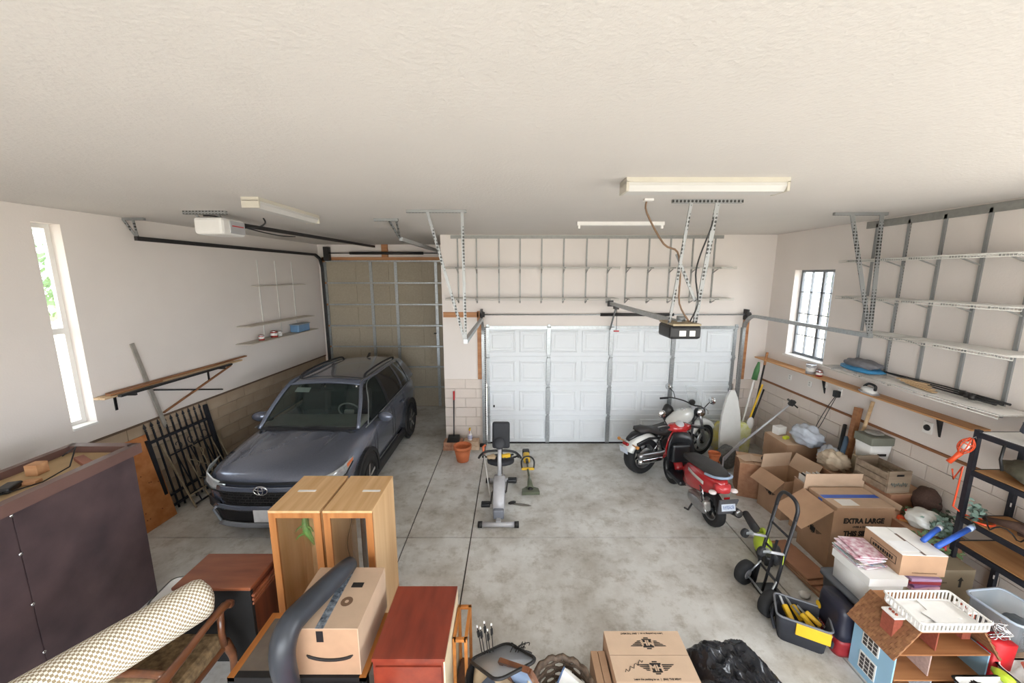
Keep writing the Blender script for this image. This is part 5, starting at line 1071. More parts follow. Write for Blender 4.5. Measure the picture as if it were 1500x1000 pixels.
# grey metal poles leaning across
for k, (x, lab) in enumerate(((3.98,'grey steel pole of the tripod stand leaning over the cartons'),)):
    t = thing('metal_stand', 'grey metal light stand with clamp head leaning over the cartons', 'stand', (3.62, 6.22, 0)); a, b2 = V((0,0,.3)), onX(1160, 590, 4.45)-V((3.62,6.22,0))
    obj('pole', M().tube([a, a.lerp(b2,.6), b2], [.02,.018,.014], 8), SILV, t); obj('leg', M().rod((0,0,.3), (.4,.1,.62), .014), SILV, t); obj('leg', M().rod((.02,0,.26), (.42,.2,.55), .014), SILV, t)
    obj('clamp_head', M().cb(b2, (.08,.06,.1), rot(.4,.3,0), .015).bar(b2, b2+V((.1,0,-.08)), .02, .02).bar(b2, b2+V((-.06,.02,.06)), .02, .03), DARKMETAL, t)
    obj('foot', M().rod((0,0,.3), (-.02,-.02,.0), .014), SILV, t)
# open box with upright flap and hanging printed flap
def open_box(label, loc, d, a, flaps, ma=CARD):
    t = thing('cardboard_box', label, 'box', loc, a); w_, l_, h = d; th = .006
    for s in (-1, 1):
        obj('side', M().box((s*w_/2-(th if s > 0 else 0),-l_/2,0), (s*w_/2+(0 if s > 0 else th),l_/2,h)), ma, t)
        obj('end', M().box((-w_/2+th,s*l_/2-(th if s > 0 else 0),0), (w_/2-th,s*l_/2+(0 if s > 0 else th),h)), ma, t)
    obj('bottom', M().box((-w_/2+th,-l_/2+th,0), (w_/2-th,l_/2-th,th)), ma, t)
    for sd, ln, ang in flaps:                       # ang: 0 = straight up, + = folded outwards
        if sd in 'lr':
            s = -1 if sd == 'l' else 1; X = Matrix.Translation((s*(w_/2-.003),0,h)) @ Matrix.Rotation(s*ang,4,'Y'); m = M().box((-.003,-l_/2,0),(.003,l_/2,ln))
        else:
            s = -1 if sd == 'f' else 1; X = Matrix.Translation((0,s*(l_/2-.003),h)) @ Matrix.Rotation(-s*ang,4,'X'); m = M().box((-w_/2,-.003,0),(w_/2,.003,ln))
        m.v = [tuple(X @ V(p)) for p in m.v]; obj('flap', m, CARD2 if ang < 1 else ma, t)
    return t
ob = open_box('open brown carton with one flap raised and one flap hanging, behind the hand truck', (3.95, 5.18, 0), (.46, .44, .58), .12, [('b', .22, -.1), ('l', .22, 2.3), ('r', .22, .5)])
wings(ob, frame((-.235, 0, .3), (0,-1,0), (0,0,1)), .7)
# folder box
fb = open_box('small carton full of upright file folders', (3.98, 4.75, 0), (.34, .2, .70), 0, [('l', .02, .2)])
for k in range(6): on('file folder standing in the small carton of folders', 'file_folder', 'folder', M().box((3.98-.13+.045*k-.002, 4.67, .48), (3.98-.13+.045*k+.004, 4.83, .78+.012*(k % 3)), None), PAPER, 'folders in the small carton')
for k in range(3): on('black sheet standing among the file folders', 'divider_sheet', 'folder', M().box((3.873+.09*k, 4.675, .48), (3.877+.09*k, 4.825, .79)), BLACK, 'black sheets among the folders')
# EXTRA LARGE carton holding a smaller taped carton
xl_ = open_box('large open moving carton printed EXTRA LARGE with a taped carton inside', (4.04, 4.26, 0), (.75, .48, .75), 0, [('b', .2, -.05), ('l', .42, 2.15), ('r', .06, .3)])
for tx, sz, dz, bo in (('EXTRA LARGE', .085, .62, .003), ('OVER 6 CUBIC FT.', .034, .545, .0008), ('THIS SIDE UP', .085, .46, .003)):
    text(tx, sz, INK, xl_, frame((-.02, -.2405, dz), (1,0,0), (0,0,1)), bold=bo*1.6, sx=.86)
wings(xl_, frame((-.3755, .02, .34), (0,-1,0), (0,0,1)), .95)
ib = carton('cardboard_box', 'taped pale carton with blue tape sitting inside the EXTRA LARGE carton', (4.03, 4.24, .42), (.66, .43, .36), 0, CARD, CARD2, CARD, True, None, None, 'box', 0)
BTAPE = mat('blue_tape', (70,110,206), .5)
obj('tape', M().box((-.33,-.02,.3665), (.33,.05,.3675)), BTAPE, ib); obj('tape', M().box((-.3312,.0,.25), (-.3302,.06,.34)), BTAPE, ib); obj('tape', M().box((-.3312,-.12,.12), (-.3302,-.06,.2)), BTAPE, ib)
obj('shipping_label', M().cb((-.14,-.11,.367), (.2,.13,.001)), PAPER, ib)
obj('smile_print', M().tube([(-.3315, .12-.02*i, .22-.07*math.sin(PI*i/12)*1.0) for i in range(13)], [.003]+[.008]*11+[.003], 5).tube([(-.3315,-.1,.22),(-.3315,-.125,.235),(-.3315,-.13,.2)], .006, 5), INK, ib)
# flattened cardboard and scrap wood pile
for k in range(5):
    on(['flattened carton at the bottom of the pile by the hand truck', 'flattened carton second in the pile by the hand truck', 'flattened carton in the middle of the pile by the hand truck', 'flattened carton near the top of the pile by the hand truck', 'topmost flattened carton by the hand truck'][k], 'flat_carton', 'cardboard sheet', M().cb((3.42-.02*k, 3.95+.03*k, .012+.022*k), (.36-.02*k, .86-.06*k, .018), rz(.12+.05*(k % 3-1)), .003), [CARD3, CARD, CARD3, PCARD, CARD3][k], 'flattened cartons in a pile')
on('white scrap of paper on the floor beside the tool bag', 'paper_scrap', 'paper', M().ell((3.12,3.62,.03), (.06,.05,.03), None, 8, 5, lambda p: 1+.2*math.sin(9*p.x)), PAPER)
# leaf blower
LIME = mat('blower_lime', (190,214,60), .45)
t = thing('leaf_blower', 'lime green and grey leaf blower lying behind the hand truck', 'leaf blower', (3.05, 4.25, 0), -.35)
obj('tube', M().tube([(-.06,.62,.16),(-.02,.3,.17),(0,.12,.18)], [.045,.055,.06], 14), mat('blower_grey', (70,72,76), .5), t)
obj('housing', M().ell((0,-.05,.17), (.1,.2,.12), None, 14, 10), LIME, t); obj('fan_cage', M().lathe([(.02,.0),(.11,0),(.12,.05),(.1,.09),(.0,.1)], 18, (.06,-.12,.13), rot(0,PI/2,0)), mat('blower_grey', (70,72,76), .5), t)
obj('handle', M().tube([(0,.1,.26),(0,.02,.34),(0,-.14,.34),(0,-.2,.26)], .02, 8), LIME, t); obj('battery', M().cb((0,-.27,.15), (.09,.12,.12), None, .02), BLACK, t); obj('stand', M().cb((0,-.02,.03), (.1,.2,.06), None, .01), BLACK, t)
# hand truck
ht = thing('hand_truck', 'black hand truck with fat pneumatic tyres and swivel casters', 'hand truck', (2.66, 3.62, 0), 0)
WR = .135
for y in (-.22, .2):
    wh = obj('wheel', M().lathe([(.06,-.045),(.11,-.05),(.13,-.035),(.135,0),(.13,.035),(.11,.05),(.06,.045)], 26, (-.07,y,WR), rot(PI/2,0,.35)), RUBBER, ht)
    obj('rim', M().lathe([(.0,-.03),(.03,-.035),(.065,-.03),(.065,.03),(.03,.035),(0,.03)], 18, (-.07,y,WR), rot(PI/2,0,.35)), SILV, wh)
obj('axle', M().rod((-.07,-.2,WR), (-.07,.18,WR), .012), GALV, ht)
FRM = mat('truck_black', (40,40,44), .4, .2)
fr_ = []
for y in (-.14, .14): obj('upright', M().tube([(.0,y,.06),(.06,y,.5),(.14,y,1.0)], .017, 8), FRM, ht)
obj('handle_loop', M().tube([(.14,-.14,1.0),(.155,-.135,1.1),(.16,-.09,1.17),(.16,0,1.19),(.16,.09,1.17),(.155,.135,1.1),(.14,.14,1.0)], .018, 8), FRM, ht)
for z, x in ((.3,.035), (.55,.07), (.8,.11)): obj('crossbar', M().rod((x,-.14,z), (x,.14,z), .012), FRM, ht)
obj('centre_bar', M().bar((.0,0,.08), (.09,0,.68), .025, .01, (0,1,0)), FRM, ht)
obj('toe_plate', M().box((.0,-.18,.01), (.24,.18,.018)), FRM, ht)
for y in (-.2,.18): obj('axle_brace', M().rod((-.07,y*.9,WR), (.04,y*.7,.34), .01), GALV, ht)
for y in (-.14, .14):
    cs = obj('caster', M().rod((.08,y,.62), (-.12,y,.66), .014), SILV, ht)
    obj('caster_wheel', M().lathe([(0,-.02),(.045,-.02),(.05,0),(.045,.02),(0,.02)], 16, (-.16,y,.66), rot(PI/2,0,.3)), RUBBER, cs); obj('caster_fork', M().cb((-.12,y,.67), (.08,.05,.03), None, .006), GALV, cs)
obj('warning_label', M().box((.055,-.16,.52), (.06,-.155,.62)), LIME, ht)
# tool bag
TB = mat('bag_canvas', (48,50,58), .85, var=.2, scale=30)
t = thing('tool_bag', 'open black tool bag with yellow trim on the floor', 'tool bag', (2.73, 3.17, 0), -.5)
obj('body', M().loft([rrect(.36,.26,.05,0), rrect(.40,.28,.05,.18), rrect(.42,.3,.04,.26), rrect(.40,.28,.04,.255), rrect(.37,.25,.04,.06)], True), TB, t)
obj('rim_wire', M().tube(rrect(.425,.305,.045,.262), .01, 6, closed=True), mat('bag_grey', (120,122,128), .7), t)
obj('yellow_pocket', M().cb((.07,-.15,.19), (.26,.018,.12), None, .006), YEL, t); obj('strap', M().tube([(-.2,.05,.24),(-.23,.0,.12),(-.2,-.06,.04)], .015, 6), TB, t); obj('strap', M().tube([(.21,.05,.24),(.27,.0,.14),(.22,-.08,.06)], .015, 6), TB, t)
for k, (x, y) in enumerate(((-.1,.02),(-.02,.06),(.05,-.01),(.1,.05))):
    t2 = thing('hand_tool', 'yellow handled hand tool in the open tool bag', 'tool', t.matrix_basis @ V((x,y,.13)), .3*k, 'tools in the tool bag'); obj('grip', M().cb((0,0,.06), (.05,.14,.045), rot(.5,.2*k,0), .014), YEL, t2); obj('blade', M().bar((0,.05,.07), (.0,.13,.13), .02, .01), GALV, t2)
# ---- tote, banker box, magazines, printed carton
TOTE = mat('tote_grey', (92,96,102), .45, var=.1)
t = thing('storage_tote', 'dark grey plastic tote under the white file box', 'tote', (3.36, 3.24, 0)); obj('body', tub(.48,.46,.44,.015,.9,.05), TOTE, t); obj('lid', M().loft([rrect(.52,.5,.05,.44), rrect(.52,.5,.05,.475), rrect(.46,.44,.05,.485)]), TOTE, t); obj('handle', M().cb((-.245,0,.34), (.03,.14,.03), None, .008), TOTE, t)
bk = thing('file_box', 'white lidded cardboard file box with oval hand hole', 'file box', (3.30, 3.19, .487)); WC = mat('white_card', (232,231,228), .8, var=.04)
obj('body', M().loft([rrect(.30,.37,.006,0,1), rrect(.31,.38,.006,.24,1)]), WC, bk); obj('lid', M().box((-.17,-.2,.21), (.17,.2,.285)), WC, bk); obj('hand_hole', M().loft([[V((p.x,-.19,p.z)) for p in [V((.04*math.cos(a)+.02,0,.15+.014*math.sin(a))) for a in [i*PI/8 for i in range(16)]]], [V((.04*math.cos(a)+.02,-.186,.15+.014*math.sin(a))) for a in [i*PI/8 for i in range(16)]]]), BLACK, bk)
MG = [mat('cover%d' % i, c, .3, 0, .5, 22, 0, c2) for i, (c, c2) in enumerate((((226,232,240),(206,96,120)), ((236,228,232),(176,96,120)), ((120,170,190),(230,230,226)), ((200,190,170),(90,110,140)), ((232,226,214),(170,120,90))))]
ML = ['magazine at the bottom of the pile on the white file box', 'second magazine of the pile on the white file box', 'third magazine of the pile on the white file box', 'fourth magazine of the pile on the white file box', 'fifth magazine of the pile on the white file box', 'sixth magazine of the pile on the white file box', 'topmost colourful magazine on the white file box', 'glossy magazine with fiery cover beside the pile top']
for k in range(8):
    x, y, z = 3.26+.01*math.sin(k*2), 3.26+.015*math.cos(k*3), .776+.012*k
    if k == 7: x, y, z = 3.3, 3.28, .776+.012*7
    on(ML[k], 'magazine', 'magazine', M().cb((x,y,z), (.23,.29,.010), rz(.18*math.sin(k*1.7)), .002), MG[k % 5] if k != 7 else MG[1], 'magazines on the file box')
# stack below the printed carton
for k in range(4):
    on(['pink-spined book at the bottom under the white-topped carton', 'purple book second under the white-topped carton', 'dark red book third under the white-topped carton', 'lilac book right under the white-topped carton'][k], 'book', 'book', M().cb((3.66,3.16,.655+.028*k), (.26,.3,.026), rz(.1*math.sin(k*2)), .002), mat('bk%d' % k, [(210,160,176),(140,96,140),(150,52,60),(190,160,196)][k], .5), 'books under the white-topped carton')
sb = carton('cardboard_box', 'grey-brown carton with an arrow print under books and flowers', (4.10, 3.46, 0), (.70, .34, .60), 0, mat('cardboard_grey', (160,146,122), .85, var=.1), mat('cardboard_grey', (160,146,122), .85), None, True, None, None, 'box', 0)
obj('arrow_print', M().prism([(-.012,-.05),(.012,-.05),(.012,.02),(.03,.02),(0,.06),(-.03,.02),(-.012,.02)], .001, frame((.22,-.1715,.47), (1,0,0), (0,0,1))), INK, sb)
print_row(sb, frame((.02,-.1712,.47), (1,0,0), (0,0,1)), 12, .012, .014, mat('print_dark2', (110,96,76), .8)); print_row(sb, frame((-.08,-.1712,.40), (1,0,0), (0,0,1)), 8, .012, .012, mat('print_dark2', (110,96,76), .8))
pr2 = carton('cardboard_box', 'carton with white taped top and boxed word on its side', (3.63, 3.22, .77), (.38, .39, .2), -.06, CARD, PAPER, None, True, None, None, 'box', 1)
obj('tape', M().box((-.012,-.195,.2065), (.012,.1,.2072)), mat('tape_brown', (120,100,90), .4), pr2); obj('shipping_label', M().cb((-.08,-.08,.2068), (.17,.14,.001)), mat('label_white', (246,246,246), .6), pr2)
obj('boxed_print', M().box((-.1915,-.15,.07), (-.1905,.12,.075)).box((-.1915,-.15,.14), (-.1905,.12,.145)).box((-.1915,-.15,.07), (-.1905,-.145,.145)).box((-.1915,.115,.07), (-.1905,.12,.145)), INK, pr2)
print_row(pr2, frame((-.191,-.015,.107), (0,-1,0), (0,0,1)), 9, .02, .04, INK)
print_row(pr2, frame((.02,-.1955,.03), (1,0,0), (0,0,1)), 22, .008, .012, mat('faint_print', (120,92,70), .8))
# charcoal bag
t = thing('charcoal_bag', 'black and red charcoal sack standing beside the dollhouse', 'sack', (3.01, 3.12, 0), -.1); BAGK = mat('bag_navy', (40,40,56), .4, 0, .3, 10)
def sack(z0, z1, k0, k1): return M().loft([rrect(.17*k,.36*k,.05,z,4) for z, k in [(z0+(z1-z0)*i/5, (k0+(k1-k0)*i/5)*(1+.03*math.sin(i*2))) for i in range(6)]])
obj('upper', sack(.17,.46,1,.82), BAGK, t); obj('lower', sack(0,.17,.92,1), mat('bag_red', (150,36,42), .4), t)
obj('sun_print', M().lathe([(0,.0),(.035,0)], 16, (-.093,.1,.29), rot(0,-PI/2,0)), YEL, t)
text('KINGSFORD', .05, PAPER, t, frame((-.094,-.0,.15), (0,-1,0), (0,0,1)), sx=.9); print_row(t, frame((-.0905,-.0,.075), (0,-1,0), (0,0,1)), 9, .018, .03, PAPER)
# ================================================================ DOLLHOUSE AND WHITE BASKET
BLUEW = mat('doll_blue', (150,190,216), .7, var=.05); SHING = mat('doll_shingle', (166,118,80), .8, 0, .3, 30, 0, (124,82,54)); DBRK = mat('doll_brick', (160,82,62), .85, 0, .25, 50); DFL = wood('doll_floor', (178,124,78), (146,94,56), .6, 0)
dh = thing('dollhouse', 'wooden dollhouse with blue wall, shingled roof and brick chimneys', 'dollhouse', (3.0, 2.57, 0)); HX, HY, HE, HT = .74, .36, .48, .70
obj('end_wall', M().box((0,0,0), (.012,HY,HE)), BLUEW, dh); obj('end_wall', M().box((HX-.012,0,0), (HX,HY,HE)), BLUEW, dh)
obj('back_wall', M().box((.012,HY-.01,0), (HX-.012,HY,HE)), mat('doll_wallpaper', (206,200,186), .8, 0, .25, 40), dh)
for z in (.0, .235, .47): obj('storey_floor', M().box((.012,-.01,z), (HX-.012,HY-.01,z+.012)), DFL, dh)
obj('inner_wall', M().box((.34,.02,.012), (.35,HY-.01,.235)), mat('doll_stripe', (196,206,214), .8, 0, .3, 60), dh); obj('inner_wall', M().box((.3,.02,.247), (.31,HY-.01,.47)), mat('doll_pink', (200,170,160), .8, 0, .25, 40), dh)
obj('inner_wall', M().box((.32,.02,.482), (.33,HY-.01,HT-.02)), DBRK, dh)
def roof_plane(s, par):
    a = V((-.05 if s < 0 else HX+.05, 0, HE-.03)); b = V((.12 if s < 0 else HX-.12, 0, HT)); d = b-a; nn = V((-d.z, 0, d.x)).normalized()*(1 if s < 0 else -1)
    rp = obj('roof_slope', M().add([p+V((0,y,0)) for y in (-.03,HY+.03) for p in (a, b, b-nn*.01, a-nn*.01)], [(0,1,5,4),(1,2,6,5),(2,3,7,6),(3,0,4,7),(0,3,2,1),(4,5,6,7)]), SHING, par)
    me = None; rows, cols = 9, 11
    for r in range(rows):
        for c in range(cols):
            y = -.03+(HY+.06)*(c+.5*(r % 2))/cols; y1 = min(y+(HY+.06)/cols-.002, HY+.03)
            p = a+d*(r/rows)+nn*.004; q = a+d*min(1, (r+1.15)/rows)+nn*.001
            obj('shingle', M().add([p+V((0,y,0)), p+V((0,y1,0)), q+V((0,y1,0)), q+V((0,y,0)), p+nn*.005+V((0,y,0)), p+nn*.005+V((0,y1,0)), q+nn*.003+V((0,y1,0)), q+nn*.003+V((0,y,0))], [(0,1,2,3),(4,5,6,7),(0,1,5,4),(1,2,6,5),(2,3,7,6),(3,0,4,7)]), SHING if (r*7+c*3) % 4 else mat('doll_shingle2', (146,100,68), .8), rp)
roof_plane(-1, dh); roof_plane(1, dh)
obj('roof_deck', M().box((.12,-.02,HT-.012), (HX-.12,HY+.02,HT)), DFL, dh)
for x, y0 in ((.05,.07), (HX-.06,.12)):
    c = obj('chimney', M().box((x-.035,y0,HE-.02), (x+.035,y0+.1,HT+.02)), DBRK, dh); obj('chimney_cap', M().box((x-.042,y0-.006,HT+.02), (x+.042,y0+.106,HT+.034)), PAPER, c)
    for k in range(3): obj('flue', M().lathe([(.0,.012),(.008,.012),(.01,0)], 8, (x,y0+.025+.026*k,HT+.034)), DBRK, c)
for z0 in (.06, .29):
    wf = obj('doll_window', M().box((-.006,.12,z0), (0,.27,z0+.16)), WHITE, dh)
    for r in range(4):
        for c in range(3): obj('pane', M().box((-.009,.132+c*.045,z0+.012+r*.036), (-.006,.132+c*.045+.034,z0+.012+r*.036+.027)), mat('doll_pane', (64,60,62), .3), wf)
# white laundry basket tray
t = thing('plastic_basket', 'white slatted plastic basket on the dollhouse roof deck', 'basket', (3.345, 2.66, HT+.036)); w_, d_, h = .54, .31, .09
obj('base', M().box((-w_/2+.02,-d_/2+.02,0), (w_/2-.02,d_/2-.02,.006)), WHITE, t)
for z in (.006, h-.012): obj('rim_ring', M().tube(rrect(w_*(1 if z > .05 else .95),d_*(1 if z > .05 else .93),.02,z), .009, 5, closed=True), WHITE, t)
m1 = M().box((-.006,-.003,.0), (.006,.003,h-.016)).mesh('slat', WHITE)
for i in range(17):
    for s in (-1, 1):
        o = obj('slat', m1, None, t); o.location = (-w_/2+.02+i*(w_-.04)/16, s*(d_/2-.008), .008)
for i in range(9):
    for s in (-1, 1):
        o = obj('slat', m1, None, t); o.location = (s*(w_/2-.008), -d_/2+.025+i*(d_-.05)/8, .008); o.rotation_euler = (0,0,PI/2)
for k, (x, y, a, lab) in enumerate(((3.24,2.68,.1,'white sheet with dark edge lying in the plastic basket'), (3.42,2.70,-.15,'white booklet lying in the plastic basket'), (3.36,2.62,.25,'third white paper in the plastic basket beneath the booklet'))):
    on(lab, 'paper_sheet', 'paper', M().cb((x,y,HT+.048+.006*k), (.2,.15,.005), rz(a)), PAPER)
# ================================================================ BLACK STEEL SHELF UNIT
BS = mat('rack_black', (44,46,54), .5, .3, .2, 20); OSB = wood('rack_board', (206,160,110), (178,128,80), .7, 1)
p0 = onX(1412, 745, 4.5); RY1 = 3.48; RX0, RX1 = 4.43, 4.90
ru = thing('shelf_unit', 'black slotted steel shelf unit with wood shelves at the right wall', 'shelving', (4.66, 3.0, 0)); ZL = [.78, 1.05, 1.545, 1.93]; RY0 = 2.1
for x in (RX0, RX1):
    for y in (RY0, RY1): obj('post', M().box((x-4.66-.02,y-3-.02,0), (x-4.66+.02,y-3+.02,ZL[3]+.02)), BS, ru)
for z in ZL:
    for x in (RX0, RX1): obj('side_beam', M().box((x-4.66-.012,RY0-3,z-.05), (x-4.66+.012,RY1-3,z)), BS, ru)
    for y in (RY0, RY1): obj('end_beam', M().box((RX0-4.66,y-3-.012,z-.05), (RX1-4.66,y-3+.012,z)), BS, ru)
    obj('shelf_board', M().box((RX0-4.66+.014,RY0-3+.014,z-.012), (RX1-4.66-.014,RY1-3-.014,z+.004)), OSB if z < 1.9 else PAPER, ru)
for k in range(9): obj('slot', M().box((RX1-4.66-.024,RY1-3-.022,.2+.16*k), (RX1-4.66-.02,RY1-3-.012,.24+.16*k)), PAPER, ru)
# things on it (sizes in metres)
def blob(c, r, amp=.1, fr=6, n=20, m_=14, e=1, sd=0):
    def f(p): return 1+amp*(math.sin(fr*p.x+2*p.y+sd)*.5+math.sin(fr*1.4*p.y-3*p.z+sd*2)*.4+math.sin(fr*1.9*p.z+4*p.x)*.35)
    return M().ell(c, r, None, n, m_, f)
t = thing('silver_pouch', 'shiny silver padded pouch on the top of the black shelf unit', 'bag', (4.62, 3.1, 1.936)); obj('pouch', blob((0,0,.13), (.15,.2,.13), .12, 7), mat('foil', (214,218,222), .18, .9, .1, 6, .6, bscale=18), t); obj('dark_panel', M().cb((-.13,.02,.15), (.06,.22,.12), rot(0,.3,0), .025), mat('pouch_dark', (60,64,76), .5), t)
on('folded olive canvas bag on the black shelf unit', 'canvas_bag', 'bag', blob((4.64,3.12,1.65), (.17,.28,.1), .12, 6, 22, 12), mat('olive_canvas', (106,102,86), .9, 0, .2, 12, .3, (78,76,62)))
on('dark strap hanging from the top of the black shelf unit', 'strap', 'strap', M().tube([(4.41,3.26,1.9),(4.40,3.26,1.76),(4.41,3.24,1.66)], .012, 6), BLACK)
on('silver folding umbrella beside the olive canvas bag', 'umbrella', 'umbrella', M().tube([(4.5,2.5,1.58),(4.5,2.75,1.58),(4.5,2.95,1.58)], [.02,.028,.014], 10), SILV)
# orange trouble light with cord
ORG = mat('orange_plastic', (232,84,40), .4)
p = onX(1424, 655, 4.38); WLT = t = thing('work_light', 'orange caged work light hanging on the black shelf post', 'work light', (4.33, 3.50, 1.72))
m = M()
for k in range(8): a = k*PI/4; m.tube([(.02*math.cos(a),.02*math.sin(a),-.02),(.06*math.cos(a),.06*math.sin(a),.05),(.06*math.cos(a),.06*math.sin(a),.13),(.015*math.cos(a),.015*math.sin(a),.2)], .006, 5)
for z in (.05,.13): m.tube([(.06*math.cos(a),.06*math.sin(a),z) for a in [i*PI/8 for i in range(16)]], .006, 5, closed=True)
obj('cage', m, ORG, t); obj('bulb', M().ell((0,0,.09), (.035,.035,.06)), PAPER, t); obj('grip', M().tube([(0,0,-.01),(-.01,.01,-.1),(-.03,.02,-.18)], [.03,.024,.03], 10), ORG, t); obj('hook', M().tube([(0,0,.2),(.02,-.01,.235),(.04,-.01,.21)], .005, 5), GALV, t)
WLT.scale = (.8,.8,.8); WLT.rotation_euler = (.25,.15,0)
on('orange extension cord hanging down the shelf post to a loose coil', 'extension_cord', 'cord', M().tube([(4.30,3.52,1.53),(4.34,3.53,1.42),(4.385,3.51,1.56),(4.38,3.51,1.3),(4.37,3.51,1.14),(4.44,3.47,1.075)]+[(4.52+.08*math.cos(a), 3.38+.08*math.sin(a), 1.066+.003*math.sin(a*1.3)) for a in [i*.5 for i in range(28)]], .008, 6), ORG)
for k, (y, z, ln, lab) in enumerate(((3.16,1.13,.5,'long piece of dark driftwood on the middle shelf'), (2.96,1.11,.44,'shorter dark driftwood lying by the longer piece'))):
    on(lab, 'driftwood', 'driftwood', M().tube([(4.5+.08*k,y+.2,z-.02),(4.56+.08*k,y,z+.03),(4.6+.08*k,y-ln*.6,z)], [.02,.045,.02], 8), mat('driftwood', (92,70,60), .9, 0, .3, 20, .3))
on('round wooden disc leaning on the middle shelf', 'wood_disc', 'disc', M().lathe([(0,0),(.16,0),(.16,.02),(0,.02)], 26, (4.62,2.62,1.2), rot(1.1,.3,0)), OAK)
on('black cable looped over the middle shelf edge', 'loose_cable', 'cable', M().tube([(4.42+.03*math.sin(i*.7), 3.4-.03*i, 1.07+.09*abs(math.sin(i*.55))) for i in range(16)], .006, 5), BLACK)
on('white metal bracket plate on the lower shelf edge', 'bracket_plate', 'plate', M().cb((4.5,2.72,1.1), (.03,.2,.08), rot(0,.4,0), .004), WHITE)
# ================================================================ CLEAR BIN AND WHITE BIN
CLR = mat('clear_plastic', (214,226,236), .15, 0, 0, alpha=.4)
t = thing('clear_bin', 'clear plastic storage bin full of fabric in front of the black shelf unit', 'plastic bin', (4.20, 2.84, .36), .1); obj('body', tub(.36,.34,.28,.01,.88,.05), CLR, t); obj('rim', M().tube(rrect(.385,.365,.06,.28), .011, 6, closed=True), mat('bin_rim', (196,210,226), .3), t)
on('pale folded fabric in the clear plastic bin', 'folded_cloth', 'cloth', blob((4.13,2.84,.47), (.09,.12,.09), .12, 6), mat('cloth_pale', (206,196,190), .9)); on('grey knit fabric in the clear plastic bin', 'folded_cloth', 'cloth', blob((4.29,2.83,.46), (.06,.1,.08), .12, 7), mat('cloth_grey', (110,118,126), .9))
carton('cardboard_box', 'low pale carton under the clear plastic bin', (4.20, 2.84, 0), (.38, .36, .35), .1, CARD2, CARD2)
t = thing('white_tub', 'white tub of paper and wrapping beside the dollhouse', 'tub', (3.94, 2.42, 0)); obj('body', tub(.34,.3,.42,.012,.86,.06), WHITE, t)
for k, (x, y, a, lab) in enumerate(((3.9,2.42,.3,'pale tan paper roll in the white tub'), (3.98,2.45,-.3,'white paper roll in the white tub'))): on(lab, 'paper_roll', 'paper roll', M().tube([(x-.05,y-.1,.38),(x+.03,y+.08,.47)], .03, 12), [CARD2, PAPER][k])
t = thing('gift_bag', 'bright red bag with silver tinsel standing behind the white tub', 'bag', (3.84, 2.62, 0)); obj('bag', M().loft([rrect(.14,.11,.01,0,1), rrect(.18,.13,.01,.56,1)]), mat('gift_red', (200,28,36), .45), t)
m = M(); rnd = random.Random(9)
for k in range(9): m.tube([(rnd.uniform(-.07,.07)+.03*math.sin(i+k), rnd.uniform(-.03,.03)+.02*math.cos(i*1.3), .54+.03*i) for i in range(6)], .004, 4)
obj('tinsel', m, CHROME, t)
t = thing('plastic_tray', 'white tray with dark gadgets in front of the dollhouse', 'tray', (3.52, 2.30, 0)); obj('stand', M().box((-.16,-.13,0), (.16,.13,.36)), CARD2, t); obj('tray', tub(.4,.3,.05,.01,.95,.03), WHITE, t).location = (0,0,.36)
on('black bundled cable on the white tray', 'cable_bundle', 'cable', blob((3.42,2.32,.42), (.06,.09,.03), .2, 9), BLACK); on('green circuit board on the white tray', 'circuit_board', 'circuit board', M().cb((3.54,2.32,.39), (.09,.17,.012), rz(.3), .002), mat('pcb', (50,120,104), .5, 0, .4, 40, 0, (206,220,214))); on('black calculator on the white tray beside the circuit board', 'calculator', 'calculator', M().cb((3.64,2.31,.392), (.07,.17,.02), rz(.35), .005), BLACK)
on('lime plastic scoop behind the white tray', 'scoop', 'scoop', blob((3.72,2.46,.4), (.05,.07,.03), .1), LIME)
# ================================================================ BACK RIGHT CLUTTER
WDC = wood('crate_wood', (156,138,118), (118,100,82), .85, 0, 5)
t = thing('wooden_crate', 'weathered wooden crate with faded lettering and hand hole', 'crate', (4.53, 4.41, .864), .05); w_, l_, h = .28, .4, .25
for s in (-1, 1):
    for k in range(3): obj('slat', M().box((s*w_/2-.006,-l_/2,.005+k*h/3), (s*w_/2+.006,l_/2,(k+1)*h/3-.004)), WDC, t)
    obj('end_board', M().box((-w_/2,s*l_/2-.012,0), (w_/2,s*l_/2+.012,h+.02)), WDC, t)
obj('hand_hole', M().cb((0,-l_/2-.012,h-.03), (.09,.004,.024), None, .001), BLACK, t); obj('bottom', M().box((-w_/2,-l_/2,0), (w_/2,l_/2,.012)), WDC, t)
obj('worn_script', M().tube([(-.1+.2*i/30, -l_/2-.0125, h*.42+.022*math.sin(i*1.5)+.008*math.sin(i*.6)) for i in range(31)], .005, 4), mat('faded_print', (104,108,102), .9), t)
carton('cardboard_box', 'plain carton holding up the weathered crate', (4.67, 4.42, 0), (.46, .5, .855), 0, CARD3, CARD)
t = thing('cooler', 'white foam cooler with green-grey lid against the right wall', 'cooler', (4.77, 4.82, 1.0)); obj('body', M().loft([rrect(.24,.22,.02,0), rrect(.28,.25,.02,.22)]), WC, t); obj('lid', M().cb((0,0,.275), (.3,.27,.11), None, .012), mat('lid_olive', (122,124,112), .7, var=.2), t); obj('brand_mark', M().box((-.04,-.127,.08), (.07,-.12,.11)), INK, t)
on('plain grey block under the foam cooler', 'storage_block', 'box', M().cb((4.77,4.82,.498), (.28,.26,.996), None, .01), mat('cardboard_grey', (160,146,122), .85))
on('crumpled grey stack of newspaper on the cooler lid', 'newspaper', 'paper', blob((4.77,4.83,1.35), (.1,.1,.02), .1, 7), mat('news_grey', (150,146,140), .9, var=.3, scale=20))
